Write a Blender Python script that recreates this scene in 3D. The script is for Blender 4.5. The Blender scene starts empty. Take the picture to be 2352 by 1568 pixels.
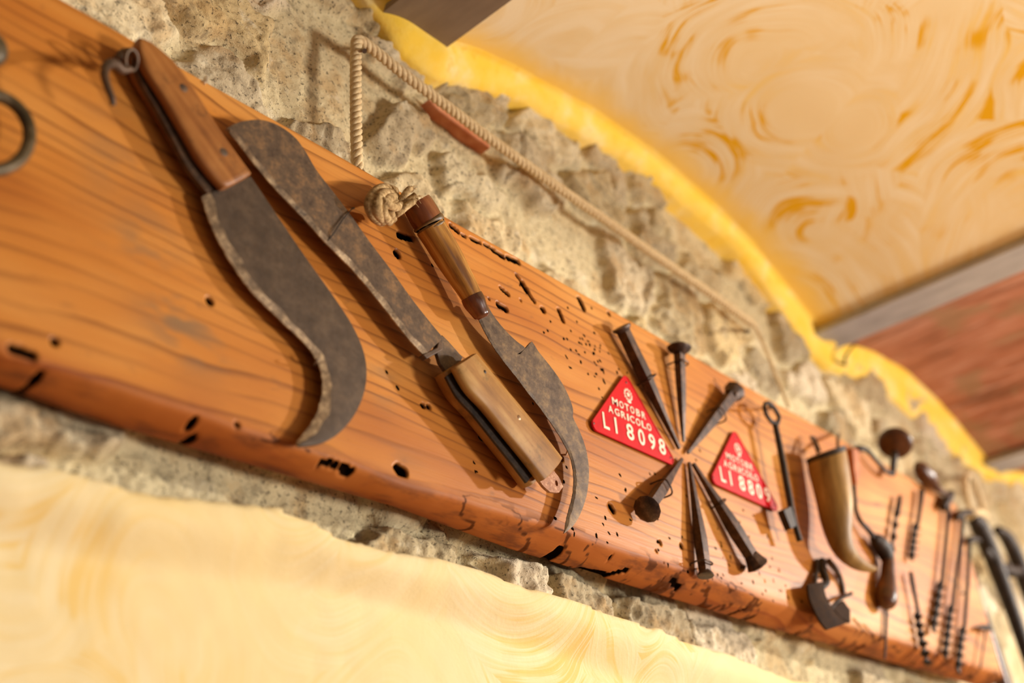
import bpy, bmesh, math, random
import numpy as np
from mathutils import Vector, Matrix
random.seed(7); rng = np.random.default_rng(11)
scene = bpy.context.scene
COL = scene.collection
EYE = 1.6                                    # lens height above the floor

# ------------------------------------------------------------------ camera geometry
# wall runs along +X, its face looks to -Y, up is +Z; the lens stands at (0, 0, EYE)
CX, CY = 1176.0, 784.0
VU = (3886 - CX, 2109 - CY); VV = (810 - CX, -3900 - CY)
F = math.sqrt(-(VU[0]*VV[0] + VU[1]*VV[1]))  # focal length in pixels of a 2352 wide frame
ux = Vector((VU[0], VU[1], F)).normalized()
vz = Vector((VV[0], VV[1], F)).normalized()
ny = vz.cross(ux)
if ny.z < 0: ny = -ny                        # into the wall
RIGHT = Vector((ux.x, ny.x, vz.x)); DOWN = Vector((ux.y, ny.y, vz.y)); FWD = Vector((ux.z, ny.z, vz.z))
def ray(px, py): return RIGHT*((px-CX)/F) + DOWN*((py-CY)/F) + FWD
def at(px, py, y=0.70):
    d = ray(px, py); p = d*(y/d.y); p.z += EYE; return p
def depth(p): return (Vector((p.x, p.y, p.z-EYE))).dot(FWD)
def pxm(p): return depth(p)/F                # metres per pixel at a point

cd = bpy.data.cameras.new('camera'); cam = bpy.data.objects.new('camera', cd); COL.objects.link(cam)
m = Matrix.Identity(4)
for i in range(3):
    m[i][0] = RIGHT[i]; m[i][1] = -DOWN[i]; m[i][2] = -FWD[i]
m[2][3] = EYE
cam.matrix_world = m
cd.sensor_width = 36.0; cd.lens = 36.0*F/2352.0
cd.clip_start = 0.02
cd.dof.use_dof = True; cd.dof.focus_distance = depth(at(1075, 700, 0.69)); cd.dof.aperture_fstop = 2.3
scene.camera = cam
scene.view_settings.view_transform = 'Standard'; scene.view_settings.look = 'None'
scene.view_settings.gamma = 1.0; scene.view_settings.use_curve_mapping = False
scene.view_settings.exposure = 0.0

# ------------------------------------------------------------------ materials
def lin(c):
    return tuple(((x/255)/12.92 if x/255 <= .04045 else ((x/255+.055)/1.055)**2.4) for x in c) + (1.0,)
class NT:
    def __init__(s, name, rough=.6, metal=0.0, spec=.4):
        s.m = bpy.data.materials.new(name); s.m.use_nodes = True; s.t = s.m.node_tree; s.t.nodes.clear()
        s.out = s.n('ShaderNodeOutputMaterial'); s.b = s.n('ShaderNodeBsdfPrincipled')
        s.t.links.new(s.b.outputs[0], s.out.inputs[0])
        s.b.inputs['Roughness'].default_value = rough; s.b.inputs['Metallic'].default_value = metal
        s.b.inputs['Specular IOR Level'].default_value = spec
        s.co = s.n('ShaderNodeTexCoord').outputs['Object']
    def n(s, k): return s.t.nodes.new(k)
    def lk(s, a, b):
        if hasattr(a, 'is_output'): s.t.links.new(a, b)
        else: b.default_value = a
    def math(s, op, a, b=0.0, c=0.0, clamp=False):
        q = s.n('ShaderNodeMath'); q.operation = op; q.use_clamp = clamp
        for i, v in enumerate((a, b, c)): s.lk(v, q.inputs[i])
        return q.outputs[0]
    def vmath(s, op, a, b=None, scale=None):
        q = s.n('ShaderNodeVectorMath'); q.operation = op
        s.lk(a, q.inputs[0])
        if b is not None: s.lk(b, q.inputs[1])
        if scale is not None: s.lk(scale, q.inputs['Scale'])
        return q.outputs['Value'] if op in ('DOT_PRODUCT', 'LENGTH') else q.outputs[0]
    def scale(s, v, xyz): return s.vmath('MULTIPLY', v, xyz)
    def noise(s, v, sc, det=3.0, rough=.55, dist=0.0, out='Fac'):
        q = s.n('ShaderNodeTexNoise'); s.lk(v, q.inputs['Vector'])
        q.inputs['Scale'].default_value = sc; q.inputs['Detail'].default_value = det
        q.inputs['Roughness'].default_value = rough; q.inputs['Distortion'].default_value = dist
        return q.outputs[out]
    def voro(s, v, sc, out='Distance', feat='F1', rnd=1.0):
        q = s.n('ShaderNodeTexVoronoi'); q.feature = feat; s.lk(v, q.inputs['Vector'])
        q.inputs['Scale'].default_value = sc; q.inputs['Randomness'].default_value = rnd
        return q.outputs[out]
    def ramp(s, f, stops, interp='LINEAR'):
        q = s.n('ShaderNodeValToRGB'); q.color_ramp.interpolation = interp
        e = q.color_ramp.elements
        while len(e) < len(stops): e.new(0.5)
        for el, (p, c) in zip(e, stops):
            el.position = p; el.color = lin(c) if len(c) == 3 else c
        s.lk(f, q.inputs[0]); return q.outputs[0]
    def step(s, f, a, b):
        q = s.n('ShaderNodeMapRange'); q.interpolation_type = 'SMOOTHSTEP'
        s.lk(f, q.inputs[0]); q.inputs[1].default_value = a; q.inputs[2].default_value = b
        return q.outputs[0]
    def mix(s, f, a, b, mode='MIX'):
        q = s.n('ShaderNodeMix'); q.data_type = 'RGBA'; q.blend_type = mode
        s.lk(f, q.inputs[0])
        for v, i in ((a, 6), (b, 7)):
            if hasattr(v, 'is_output'): s.t.links.new(v, q.inputs[i])
            else: q.inputs[i].default_value = lin(v) if len(v) == 3 else v
        return q.outputs[2]
    def attr(s, name, out='Fac'):
        q = s.n('ShaderNodeAttribute'); q.attribute_name = name; return q.outputs[out]
    def sep(s, v):
        q = s.n('ShaderNodeSeparateXYZ'); s.lk(v, q.inputs[0]); return q.outputs
    def comb(s, x, y, z):
        q = s.n('ShaderNodeCombineXYZ')
        for i, v in enumerate((x, y, z)): s.lk(v, q.inputs[i])
        return q.outputs[0]
    def bump(s, h, strength=.4, dist=.002):
        q = s.n('ShaderNodeBump'); q.inputs['Strength'].default_value = strength
        q.inputs['Distance'].default_value = dist; s.lk(h, q.inputs['Height'])
        s.t.links.new(q.outputs[0], s.b.inputs['Normal'])
    def fibre(s, d, k):
        """coordinates squeezed k times along direction d, so noise drawn on them runs along d"""
        d = Vector(d).normalized()
        dp = s.vmath('DOT_PRODUCT', s.co, tuple(d))
        q = s.vmath('SCALE', tuple(d), scale=s.math('MULTIPLY', dp, 1-1.0/k))
        return s.vmath('SUBTRACT', s.co, q)
    def col(s, c): s.lk(c, s.b.inputs['Base Color'])
    def rough(s, c): s.lk(c, s.b.inputs['Roughness'])

def M_rust(name, dark, mid, light, sc=45, rough=.55, metal=.35, bump=.25, spec=.4, wear=.62):
    t = NT(name, rough, metal, spec)
    a = t.noise(t.co, sc, 5, .65); b = t.noise(t.co, sc*5, 3, .6)
    f = t.math('ADD', t.math('MULTIPLY', a, .75), t.math('MULTIPLY', b, .25))
    c = t.ramp(f, [(.34, dark), (.5, mid), (wear+.1, light)])
    t.col(c); t.rough(t.math('ADD', rough-.12, t.math('MULTIPLY', b, .3)))
    t.bump(t.math('ADD', a, t.math('MULTIPLY', b, .5)), bump, .0008)
    return t.m
def M_wood(name, d, cols, k=14, sc=90, rough=.45, spots=None, bump=.2):
    t = NT(name, rough)
    v = t.fibre(d, k)
    a = t.noise(v, sc, 4, .6, .4); b = t.noise(t.co, sc*.35, 4, .6)
    f = t.math('ADD', t.math('MULTIPLY', a, .65), t.math('MULTIPLY', b, .35))
    c = t.ramp(f, [(.33, cols[0]), (.5, cols[1]), (.68, cols[2])])
    if spots:
        c = t.mix(t.math('MULTIPLY', t.step(t.noise(t.co, 38, 5, .7), .54, .68), spots[1]), c, spots[0])
    t.col(c); t.bump(a, bump, .0008); return t.m

def M_plaster(name, base, pale, yellow, deep, axes, streak=1.0, band=None, k=1.0, wb=.36, wf=.42):
    """limewashed plaster with swirled brush arcs"""
    t = NT(name, .85, 0, .2)
    wob = t.noise(t.co, 4, 2, .5, out='Color')
    p = t.vmath('ADD', t.co, t.vmath('SCALE', t.vmath('SUBTRACT', wob, (.5, .5, .5)), scale=.09))
    flat = t.scale(p, axes)
    x, y, z = t.sep(flat)
    along = t.math('ADD', t.math('MULTIPLY', z, 6), t.math('MULTIPLY', y, 6))
    def layer(sc, off):
        v = t.vmath('ADD', flat, off)
        d = t.voro(v, sc, 'Distance'); cc = t.sep(t.voro(v, sc, 'Color'))
        sd = t.math('MULTIPLY', cc[0], 9)
        ax = t.math('ADD', t.math('MULTIPLY', x, 6), sd)
        am = t.step(d, .16, .42)
        br = t.noise(t.comb(t.math('MULTIPLY', d, 11*4.2/sc), ax, along), 1.0, 3, .6)     # broad sweeps of the brush
        fi = t.noise(t.comb(t.math('MULTIPLY', d, 85*4.2/sc), ax, along), 1.0, 3, .6)    # bristle lines
        soft = lambda v: t.math('ADD', .5, t.math('MULTIPLY', am, t.math('SUBTRACT', v, .5)))
        return soft(br), soft(fi)
    b1, f1 = layer(2.7*k, (.37, .21, .11)); b2, f2 = layer(5.6*k, (.83, .4, .7))
    sel = t.step(t.noise(flat, 4.0, 2, .5), .46, .56)
    lerp = lambda a, b: t.math('ADD', a, t.math('MULTIPLY', sel, t.math('SUBTRACT', b, a)))
    arcs = lerp(b1, b2); fine = lerp(f1, f2)
    blot = t.noise(flat, 2.3, 3, .5); patch = t.noise(flat, 5.5, 3, .55)
    f = t.math('ADD', t.math('MULTIPLY', arcs, wb), t.math('ADD', t.math('ADD', .5-.34+.18-wb*.5, t.math('MULTIPLY', t.math('MULTIPLY', t.math('SUBTRACT', fine, .5), t.step(patch, .36, .56)), wf)), t.math('MULTIPLY', blot, .32)))
    c = t.ramp(f, [(.40, pale), (.505, base), (.60, yellow)])
    daub = t.math('MULTIPLY', t.step(t.math('ADD', arcs, t.math('MULTIPLY', t.math('SUBTRACT', fine, .5), .35)), .525, .60), t.step(t.noise(flat, 5.5, 3, .55), .49, .58))
    c = t.mix(t.math('MULTIPLY', daub, streak), c, deep)
    if band is not None:
        bf = t.math('ADD', t.sep(t.co)[1], t.math('MULTIPLY', t.noise(t.co, 14, 3), .05))
        c = t.mix(t.math('MULTIPLY', t.step(bf, band[0], band[1]), .9), c, band[2])
    t.col(c)
    t.bump(t.math('ADD', t.math('MULTIPLY', fine, .4), t.noise(t.co, 260, 3, .6)), .3, .0010)
    return t.m

# ------------------------------------------------------------------ mesh building
def link(name, me, mat, parent=None, origin=None):
    o = bpy.data.objects.new(name, me); COL.objects.link(o)
    if mat is not None: me.materials.append(mat)
    if parent is not None:
        o.parent = parent
    elif origin is not None:
        o.location = origin
    return o
def wloc(o):
    p = Vector((0, 0, 0))
    while o is not None: p += o.location; o = o.parent
    return p
def obj(name, V, Fc, mat, parent=None, smooth=40, origin=None):
    V = [Vector(v) for v in V]
    if parent is not None: org = wloc(parent)
    else:
        org = Vector(origin) if origin is not None else sum(V, Vector())/len(V)
    me = bpy.data.meshes.new(name)
    me.from_pydata([tuple(v-org) for v in V], [], Fc); me.validate()
    bm = bmesh.new(); bm.from_mesh(me); bmesh.ops.recalc_face_normals(bm, faces=bm.faces); bm.to_mesh(me); bm.free()
    if smooth:
        me.polygons.foreach_set('use_smooth', [True]*len(me.polygons))
        me.set_sharp_from_angle(angle=math.radians(smooth))
    return link(name, me, mat, parent, org)
class MB:
    """collects pieces of one mesh"""
    def __init__(s): s.V = []; s.F = []
    def add(s, vf):
        o = len(s.V); s.V += list(vf[0]); s.F += [tuple(i+o for i in f) for f in vf[1]]; return s
    def build(s, name, mat, parent=None, smooth=40): return obj(name, s.V, s.F, mat, parent, smooth)
def thing(name, loc, label, cat, group=None):
    o = bpy.data.objects.new(name, None); COL.objects.link(o); o.location = loc
    o.empty_display_size = .02
    return tag(o, label, cat, group)
def tag(o, label, cat, group=None):
    o['label'] = label; o['category'] = cat
    if group: o['group'] = group
    return o
def struct(o, kind='structure', label=None):
    o['kind'] = kind
    if label: o['label'] = label
    return o

def spline(pts, n=8):
    """Catmull-Rom through tuples (any length)"""
    P = [np.array(p, float) for p in pts]
    P = [2*P[0]-P[1]] + P + [2*P[-1]-P[-2]]
    out = []
    for i in range(1, len(P)-2):
        for k in range(n):
            t = k/n
            out.append(.5*((2*P[i]) + (-P[i-1]+P[i+1])*t + (2*P[i-1]-5*P[i]+4*P[i+1]-P[i+2])*t*t + (-P[i-1]+3*P[i]-3*P[i+1]+P[i+2])*t**3))
    out.append(P[-2]); return out
def resample(pts, n):
    P = np.array(pts, float); d = np.r_[0, np.cumsum(np.linalg.norm(np.diff(P, axis=0), axis=1))]
    s = np.linspace(0, d[-1], n)
    return np.stack([np.interp(s, d, P[:, k]) for k in range(P.shape[1])], 1)

def sweep(path, ra, rb=None, n=14, ex=2.0, twist=None, caps=True, up=(0, 1, 0), phase=0.0):
    """section (superellipse ra x rb, rb along up) carried along path -> verts, faces"""
    P = [Vector(p) for p in path]; N = len(P)
    if not hasattr(ra, '__len__'): ra = [ra]*N
    if rb is None: rb = ra
    if not hasattr(rb, '__len__'): rb = [rb]*N
    V = []; Fs = []; pb = None
    for i in range(N):
        t = (P[min(i+1, N-1)]-P[max(i-1, 0)])
        t = t.normalized() if t.length > 1e-9 else Vector((0, 0, 1))
        u0 = Vector(up) if pb is None else pb
        b = u0 - t*u0.dot(t)
        if b.length < 1e-3: b = t.orthogonal()
        b.normalize(); pb = b; a = b.cross(t)
        tw = twist[i] if twist is not None else 0.0
        for k in range(n):
            q = 2*math.pi*k/n + phase; c, s_ = math.cos(q), math.sin(q)
            x = math.copysign(abs(c)**(2/ex), c)*ra[i]; y = math.copysign(abs(s_)**(2/ex), s_)*rb[i]
            if tw: x, y = x*math.cos(tw)-y*math.sin(tw), x*math.sin(tw)+y*math.cos(tw)
            V.append(P[i]+a*x+b*y)
    for i in range(N-1):
        for k in range(n):
            k2 = (k+1) % n
            Fs.append((i*n+k, i*n+k2, (i+1)*n+k2, (i+1)*n+k))
    if caps:
        Fs.append(tuple(range(n))); Fs.append(tuple((N-1)*n+k for k in reversed(range(n))))
    return V, Fs
def tube_px(pts, y, k=1.0, sub=6, **kw):
    """round bar through picture points (px, py, radius px[, dy]) standing at depth y"""
    S = spline([(p[0], p[1], p[2], p[3] if len(p) > 3 else 0.0) for p in pts], sub) if sub else pts
    path = []; r = []
    for s in S:
        p = at(s[0], s[1], y + (s[3] if len(s) > 3 else 0)); path.append(p); r.append(max(s[2], .2)*pxm(p)*k)
    return sweep(path, r, **kw)
def ball(c, r, sx=1, sy=1, sz=1, n=12):
    V = []; Fs = []
    c = Vector(c)
    for i in range(n+1):
        a = math.pi*i/n
        for k in range(2*n):
            b = math.pi*k/n
            V.append(c+Vector((math.sin(a)*math.cos(b)*sx, math.sin(a)*math.sin(b)*sy, math.cos(a)*sz))*r)
    for i in range(n):
        for k in range(2*n):
            k2 = (k+1) % (2*n)
            Fs.append((i*2*n+k, i*2*n+k2, (i+1)*2*n+k2, (i+1)*2*n+k))
    return V, Fs
def slab(name, pts, yf, th, mat, parent=None, bevel=.0, seg=2, hole=None):
    """flat plate: outline of world (x, z) at front depth yf, th thick towards the wall"""
    n = len(pts)
    V = [Vector((p[0], yf, p[1])) for p in pts] + [Vector((p[0], yf+th, p[1])) for p in pts]
    Fs = [tuple(range(n)), tuple(n+i for i in reversed(range(n)))] + [(i, n+i, n+(i+1) % n, (i+1) % n) for i in range(n)]
    o = obj(name, V, Fs, mat, parent, 35)
    if bevel:
        b = o.modifiers.new('round', 'BEVEL'); b.width = bevel; b.segments = seg+2; b.limit_method = 'ANGLE'; b.angle_limit = .6
        b.use_clamp_overlap = True
    return o
def wx(pts, y): return [((q := at(p[0], p[1], y)).x, q.z) for p in pts]

# numpy noise
_L = rng.random((512, 512))
def vnoise(x, y):
    xi = np.floor(x).astype(int); yi = np.floor(y).astype(int); fx = x-xi; fy = y-yi
    fx = fx*fx*(3-2*fx); fy = fy*fy*(3-2*fy)
    g = lambda a, b: _L[a % 512, b % 512]
    return (g(xi, yi)*(1-fx)+g(xi+1, yi)*fx)*(1-fy)+(g(xi, yi+1)*(1-fx)+g(xi+1, yi+1)*fx)*fy
def fbm(x, y, o=4, g=.5):
    s = 0; a = 1; t = 0
    for i in range(o):
        s = s+a*vnoise(x*2**i+17.3*i, y*2**i+9.1*i); t += a; a *= g
    return s/t
def sm(x, a, b):
    t = np.clip((x-a)/(b-a), 0, 1); return t*t*(3-2*t)
def grid_mesh(name, X, Y, Z, mat, attrs=None, colattr=None, parent=None, flip=False, origin=(0, 0, 0)):
    r, c = X.shape
    co = np.stack([X, Y, Z], 2).reshape(-1, 3) - np.array(origin)
    i = np.arange(r*c).reshape(r, c)
    q = np.stack([i[:-1, :-1], i[:-1, 1:], i[1:, 1:], i[1:, :-1]], 2).reshape(-1, 4)
    if flip: q = q[:, ::-1]
    me = bpy.data.meshes.new(name)
    me.vertices.add(len(co)); me.vertices.foreach_set('co', co.ravel().astype(np.float32))
    me.loops.add(q.size); me.loops.foreach_set('vertex_index', q.ravel().astype(np.int32))
    me.polygons.add(len(q)); me.polygons.foreach_set('loop_start', np.arange(0, q.size, 4, dtype=np.int32))
    me.polygons.foreach_set('use_smooth', np.ones(len(q), dtype=bool))
    me.update(calc_edges=True)
    for k, v in (attrs or {}).items():
        a = me.attributes.new(k, 'FLOAT', 'POINT'); a.data.foreach_set('value', v.ravel().astype(np.float32))
    if colattr is not None:
        a = me.color_attributes.new(colattr[0], 'FLOAT_COLOR', 'POINT'); a.data.foreach_set('color', colattr[1].ravel().astype(np.float32))
    o = link(name, me, mat, parent, Vector(origin) if parent is None else None)
    return o

# ------------------------------------------------------------------ the setting
# --- stone wall
def stone_wall():
    xs = np.concatenate([np.arange(-.30, .2, .012), np.arange(.2, 2.0, .0026), np.arange(2.0, 2.9, .006), np.arange(2.9, 4.6, .014)])
    zs = np.concatenate([np.arange(.30, .40, .0026), np.arange(.40, .70, .012), np.arange(.70, 1.12, .0026)])
    X, Z = np.meshgrid(xs, zs)
    wxn = X+.05*(fbm(X*12, Z*12, 4)-.5)*2; wzn = Z+.05*(fbm(X*14+50, Z*14+31, 3)-.5)*2
    px = wxn/.135; pz = wzn/.085
    xi = np.floor(px).astype(int); zi = np.floor(pz).astype(int)
    F1 = np.full(X.shape, 9.0); F2 = np.full(X.shape, 9.0); ID = np.zeros(X.shape, int)
    J = rng.random((128, 128, 2))
    for a in (-1, 0, 1):
        for b in (-1, 0, 1):
            ci = xi+a; cj = zi+b
            j = J[ci % 128, cj % 128]
            d = np.hypot(px-ci-.15-.7*j[..., 0], pz-cj-.15-.7*j[..., 1])
            near = d < F1
            F2 = np.where(near, F1, np.minimum(F2, d)); ID = np.where(near, (ci % 128)*128+(cj % 128), ID); F1 = np.where(near, d, F1)
    e = F2-F1
    R = rng.random((128*128, 6))
    h = R[ID]
    stone = sm(e, .05, .30)*(h[..., 3] > .30)
    rid = 1-np.abs(2*fbm(X*26+h[..., 0]*7, Z*26, 4)-1)
    tilt = (h[..., 1]-.5)*(px-xi-.5)*.016+(h[..., 2]-.5)*(pz-zi-.5)*.016
    H = .9*stone*(.010+.012*h[..., 0]+tilt+.012*(rid-.6)) + .008*(fbm(X*11, Z*11, 4)-.5) + .0055*(fbm(X*55, Z*55, 5, .62)-.5)*(.5+stone) + .010*np.abs(fbm(X*17+40, Z*13, 3)-.5) \
        + .004*np.clip(fbm(X*150, Z*150, 3, .6)-.5, -1, .2)
    Y = .776+.010*(X-.6)-H
    H = H*np.where(Z < .40, 1.5, 1.0); Y = .776+.010*(X-.6)-H
    behind = (Z < .745) & (Z > .395) & (X < 2.10)
    Y = np.where(behind, np.maximum(Y, .7405), Y)
    Y = np.where(Z < .338, np.maximum(Y, .768), Y)
    pal = np.array([lin(c)[:3] for c in ((203, 182, 142), (186, 166, 128), (214, 196, 158), (176, 158, 126), (205, 180, 132), (190, 172, 140), (208, 190, 160))])
    mort = np.array(lin((208, 190, 150))[:3])
    c = pal[(R[ID, 4]*7).astype(int)]*(.84+.30*h[..., 5:6])
    C = mort*(1-stone[..., None])+c*stone[..., None]
    C = np.concatenate([C, np.ones(X.shape+(1,))], 2)
    t = NT('rubble stone and lime mortar', .92, 0, .15)
    col = t.attr('stone_colour', 'Color')
    sp = t.noise(t.co, 55, 6, .72); big = t.noise(t.co, 16, 4, .6); pit = t.noise(t.co, 230, 4, .7)
    col = t.mix(t.math('MULTIPLY', t.step(big, .5, .66), .45), col, (178, 136, 78))
    col = t.mix(t.math('MULTIPLY', t.step(sp, .51, .66), .48), col, (112, 98, 78))
    col = t.mix(t.math('MULTIPLY', t.step(pit, .55, .66), .8), col, (62, 52, 40))
    col = t.mix(t.math('MULTIPLY', t.step(t.noise(t.co, 24, 5, .7), .55, .7), .6), col, (218, 204, 174))
    t.col(col); t.bump(t.math('ADD', sp, t.math('MULTIPLY', pit, .7)), .7, .003)
    o = grid_mesh('wall_back', X, Y, Z+EYE, t.m, colattr=('stone_colour', C))
    return struct(o, label='rubble stone wall with pale mortar behind the plank')
WALL = stone_wall()

# brick let into the stone, behind the sloping rope
t = NT('orange brick', .85); t.col(t.ramp(t.noise(t.co, 60, 4), [(.35, (190, 116, 78)), (.65, (212, 146, 108))])); t.bump(t.noise(t.co, 160, 3), .5, .001)
bq = wx([(985, 226), (1060, 272), (1128, 316), (1126, 342), (1078, 308), (1010, 256)], .759)
br = slab('brick', bq, .759, .03, t.m, WALL, .002)
br['label'] = 'orange brick let into the stones'

# --- plaster of the lower wall, with its bulging upper edge
PL_LOW = M_plaster('cream limewash of lower wall', (230, 206, 150), (235, 218, 176), (230, 194, 114), (226, 178, 60), (1, .3, 1), .4, None, 1.7, .12, .30)
def lower_wall():
    xs = np.concatenate([np.arange(-.4, 2.6, .006), np.arange(2.6, 4.6, .02)]); zs = np.concatenate([np.arange(-EYE, .0, .1), np.arange(.0, .41, .004)])
    X, Z = np.meshgrid(xs, zs)
    edge = np.interp(X, [.2, .335, .45, .56, .62, .71, .95, 1.15, 1.35, 1.8, 3], [.342, .349, .357, .369, .362, .366, .364, .352, .341, .345, .345]) \
        + .010*(fbm(X*9, X*0+3, 3)-.5) + .006*(fbm(X*45, X*0+8, 3)-.5)
    crease = np.interp(X, [.2, .33, .43, .527, .634, .737, .92, 1.07, 1.4, 3], [.296, .298, .303, .309, .320, .319, .312, .298, .285, .28])
    q = np.clip((Z-crease)/(edge-crease), 0, 1)
    Y = .756-.024*sm(q, -.06, .75)+.004*(fbm(X*7, Z*7, 3)-.5)+.0012*(fbm(X*60, Z*60, 3)-.5)
    over = np.clip((Z-edge)/.010, 0, 1)
    Y = Y+.07*sm(over, 0, 1)+.006*over*(fbm(X*90, Z*90, 3)-.5)
    return struct(grid_mesh('wall_lower', X, Y, Z+EYE, PL_LOW), label='cream and yellow limewashed plaster wall below the stones')
lower_wall()

# --- ceiling: plastered vaults between steel beams
BEAM = [(.700, .793, 1.050), (1.762, 1.806, 1.000), (2.515, 2.560, .965)]
def vz_of(X, a, b, za, zb, rise):
    s = (X-a)/(b-a); return za+(zb-za)*s+rise*(1-(2*s-1)**2)
V1 = (.793, 1.764, 1.055, 1.003, .095); V2 = (1.804, 2.517, 1.003, .968, .085); V3 = (2.556, 3.40, .968, .950, .07); V4 = (3.40, 4.6, .950, .930, .08)
PL_UP = M_plaster('swirled cream and yellow ceiling limewash', (238, 212, 158), (244, 226, 186), (242, 204, 108), (230, 172, 14), (1, 1, .3), 1.0, band=(.700, .760, (248, 206, 92)))
def vault(name, a, b, za, zb, rise, mat, y0=-.75, y1=.742, label=None):
    xs = np.linspace(a, b, 140); ys = np.linspace(y0, y1, 190)
    X, Y = np.meshgrid(xs, ys)
    Z = vz_of(X, a, b, za, zb, rise)+.003*(fbm(X*8, Y*8, 3)-.5)
    Z = Z+.0*X
    return struct(grid_mesh(name, X, Y, Z+EYE, mat, flip=True), label=label)
vault('ceiling', *V1, PL_UP, y1=.768, label='yellow swirled plaster vault between two steel beams')
vault('ceiling.001', -.30, .702, 1.22, 1.20, .064, PL_UP, label='plaster vault near the top left, mostly hidden')
t = NT('bare brick vault', .88)
v = t.scale(t.co, (9, 2.2, 9)); br1 = t.noise(v, 3.0, 5, .65, .3); br2 = t.noise(t.scale(t.co, (60, 7, 40)), 1.0, 4, .6)
c = t.ramp(br1, [(.32, (128, 78, 48)), (.5, (168, 104, 72)), (.7, (186, 128, 98))])
c = t.mix(t.math('MULTIPLY', t.step(br2, .5, .7), .55), c, (206, 158, 134))
c = t.mix(t.math('MULTIPLY', t.step(t.noise(t.co, 11, 3), .54, .66), .7), c, (150, 116, 80))
t.col(c); t.bump(br2, .5, .002)
vault('ceiling.002', *V2, t.m, y1=.79, label='bare reddish brick vault beyond the second beam')
BRICKV = t.m
vault('ceiling.003', *V3, BRICKV, y1=.79, label='bare reddish brick vault past the last beam')
vault('ceiling.004', *V4, BRICKV, y1=.79, label='farthest brick vault, outside the picture')
t = NT('grey painted steel', .5, .3); t.col(t.ramp(t.noise(t.scale(t.co, (12, 3, 12)), 4, 3), [(.3, (158, 154, 156)), (.7, (182, 178, 180))])); STEEL = t.m
t = NT('brown grey painted steel', .6, .1); t.col(t.ramp(t.noise(t.scale(t.co, (12, 3, 12)), 4, 3), [(.3, (122, 104, 86)), (.7, (142, 124, 102))])); STEELB = t.m
for i, (a, b, z) in enumerate(BEAM):
    bm = MB()
    def box(x0, x1, y0, y1, z0, z1):
        V = [(x, y, zz+EYE) for x in (x0, x1) for y in (y0, y1) for zz in (z0, z1)]
        bm.add((V, [(0, 1, 3, 2), (4, 6, 7, 5), (0, 4, 5, 1), (2, 3, 7, 6), (0, 2, 6, 4), (1, 5, 7, 3)]))
    box(a-(.03 if i else .0), b+.004, -.75, .768, z, z+.010)          # bottom flange
    mid = (a+b)/2-(.012 if i else 0)
    box(mid-.004, mid+.004, -.75, .768, z+.010, z+.11)                # web
    o = bm.build('trim_%d' % (i+1), STEELB if i == 0 else STEEL, None, 30)
    struct(o, label=('dark steel ceiling beam at the top of the picture', 'grey steel beam between the plaster and brick vaults', 'grey steel beam end at the right edge')[i])

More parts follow.
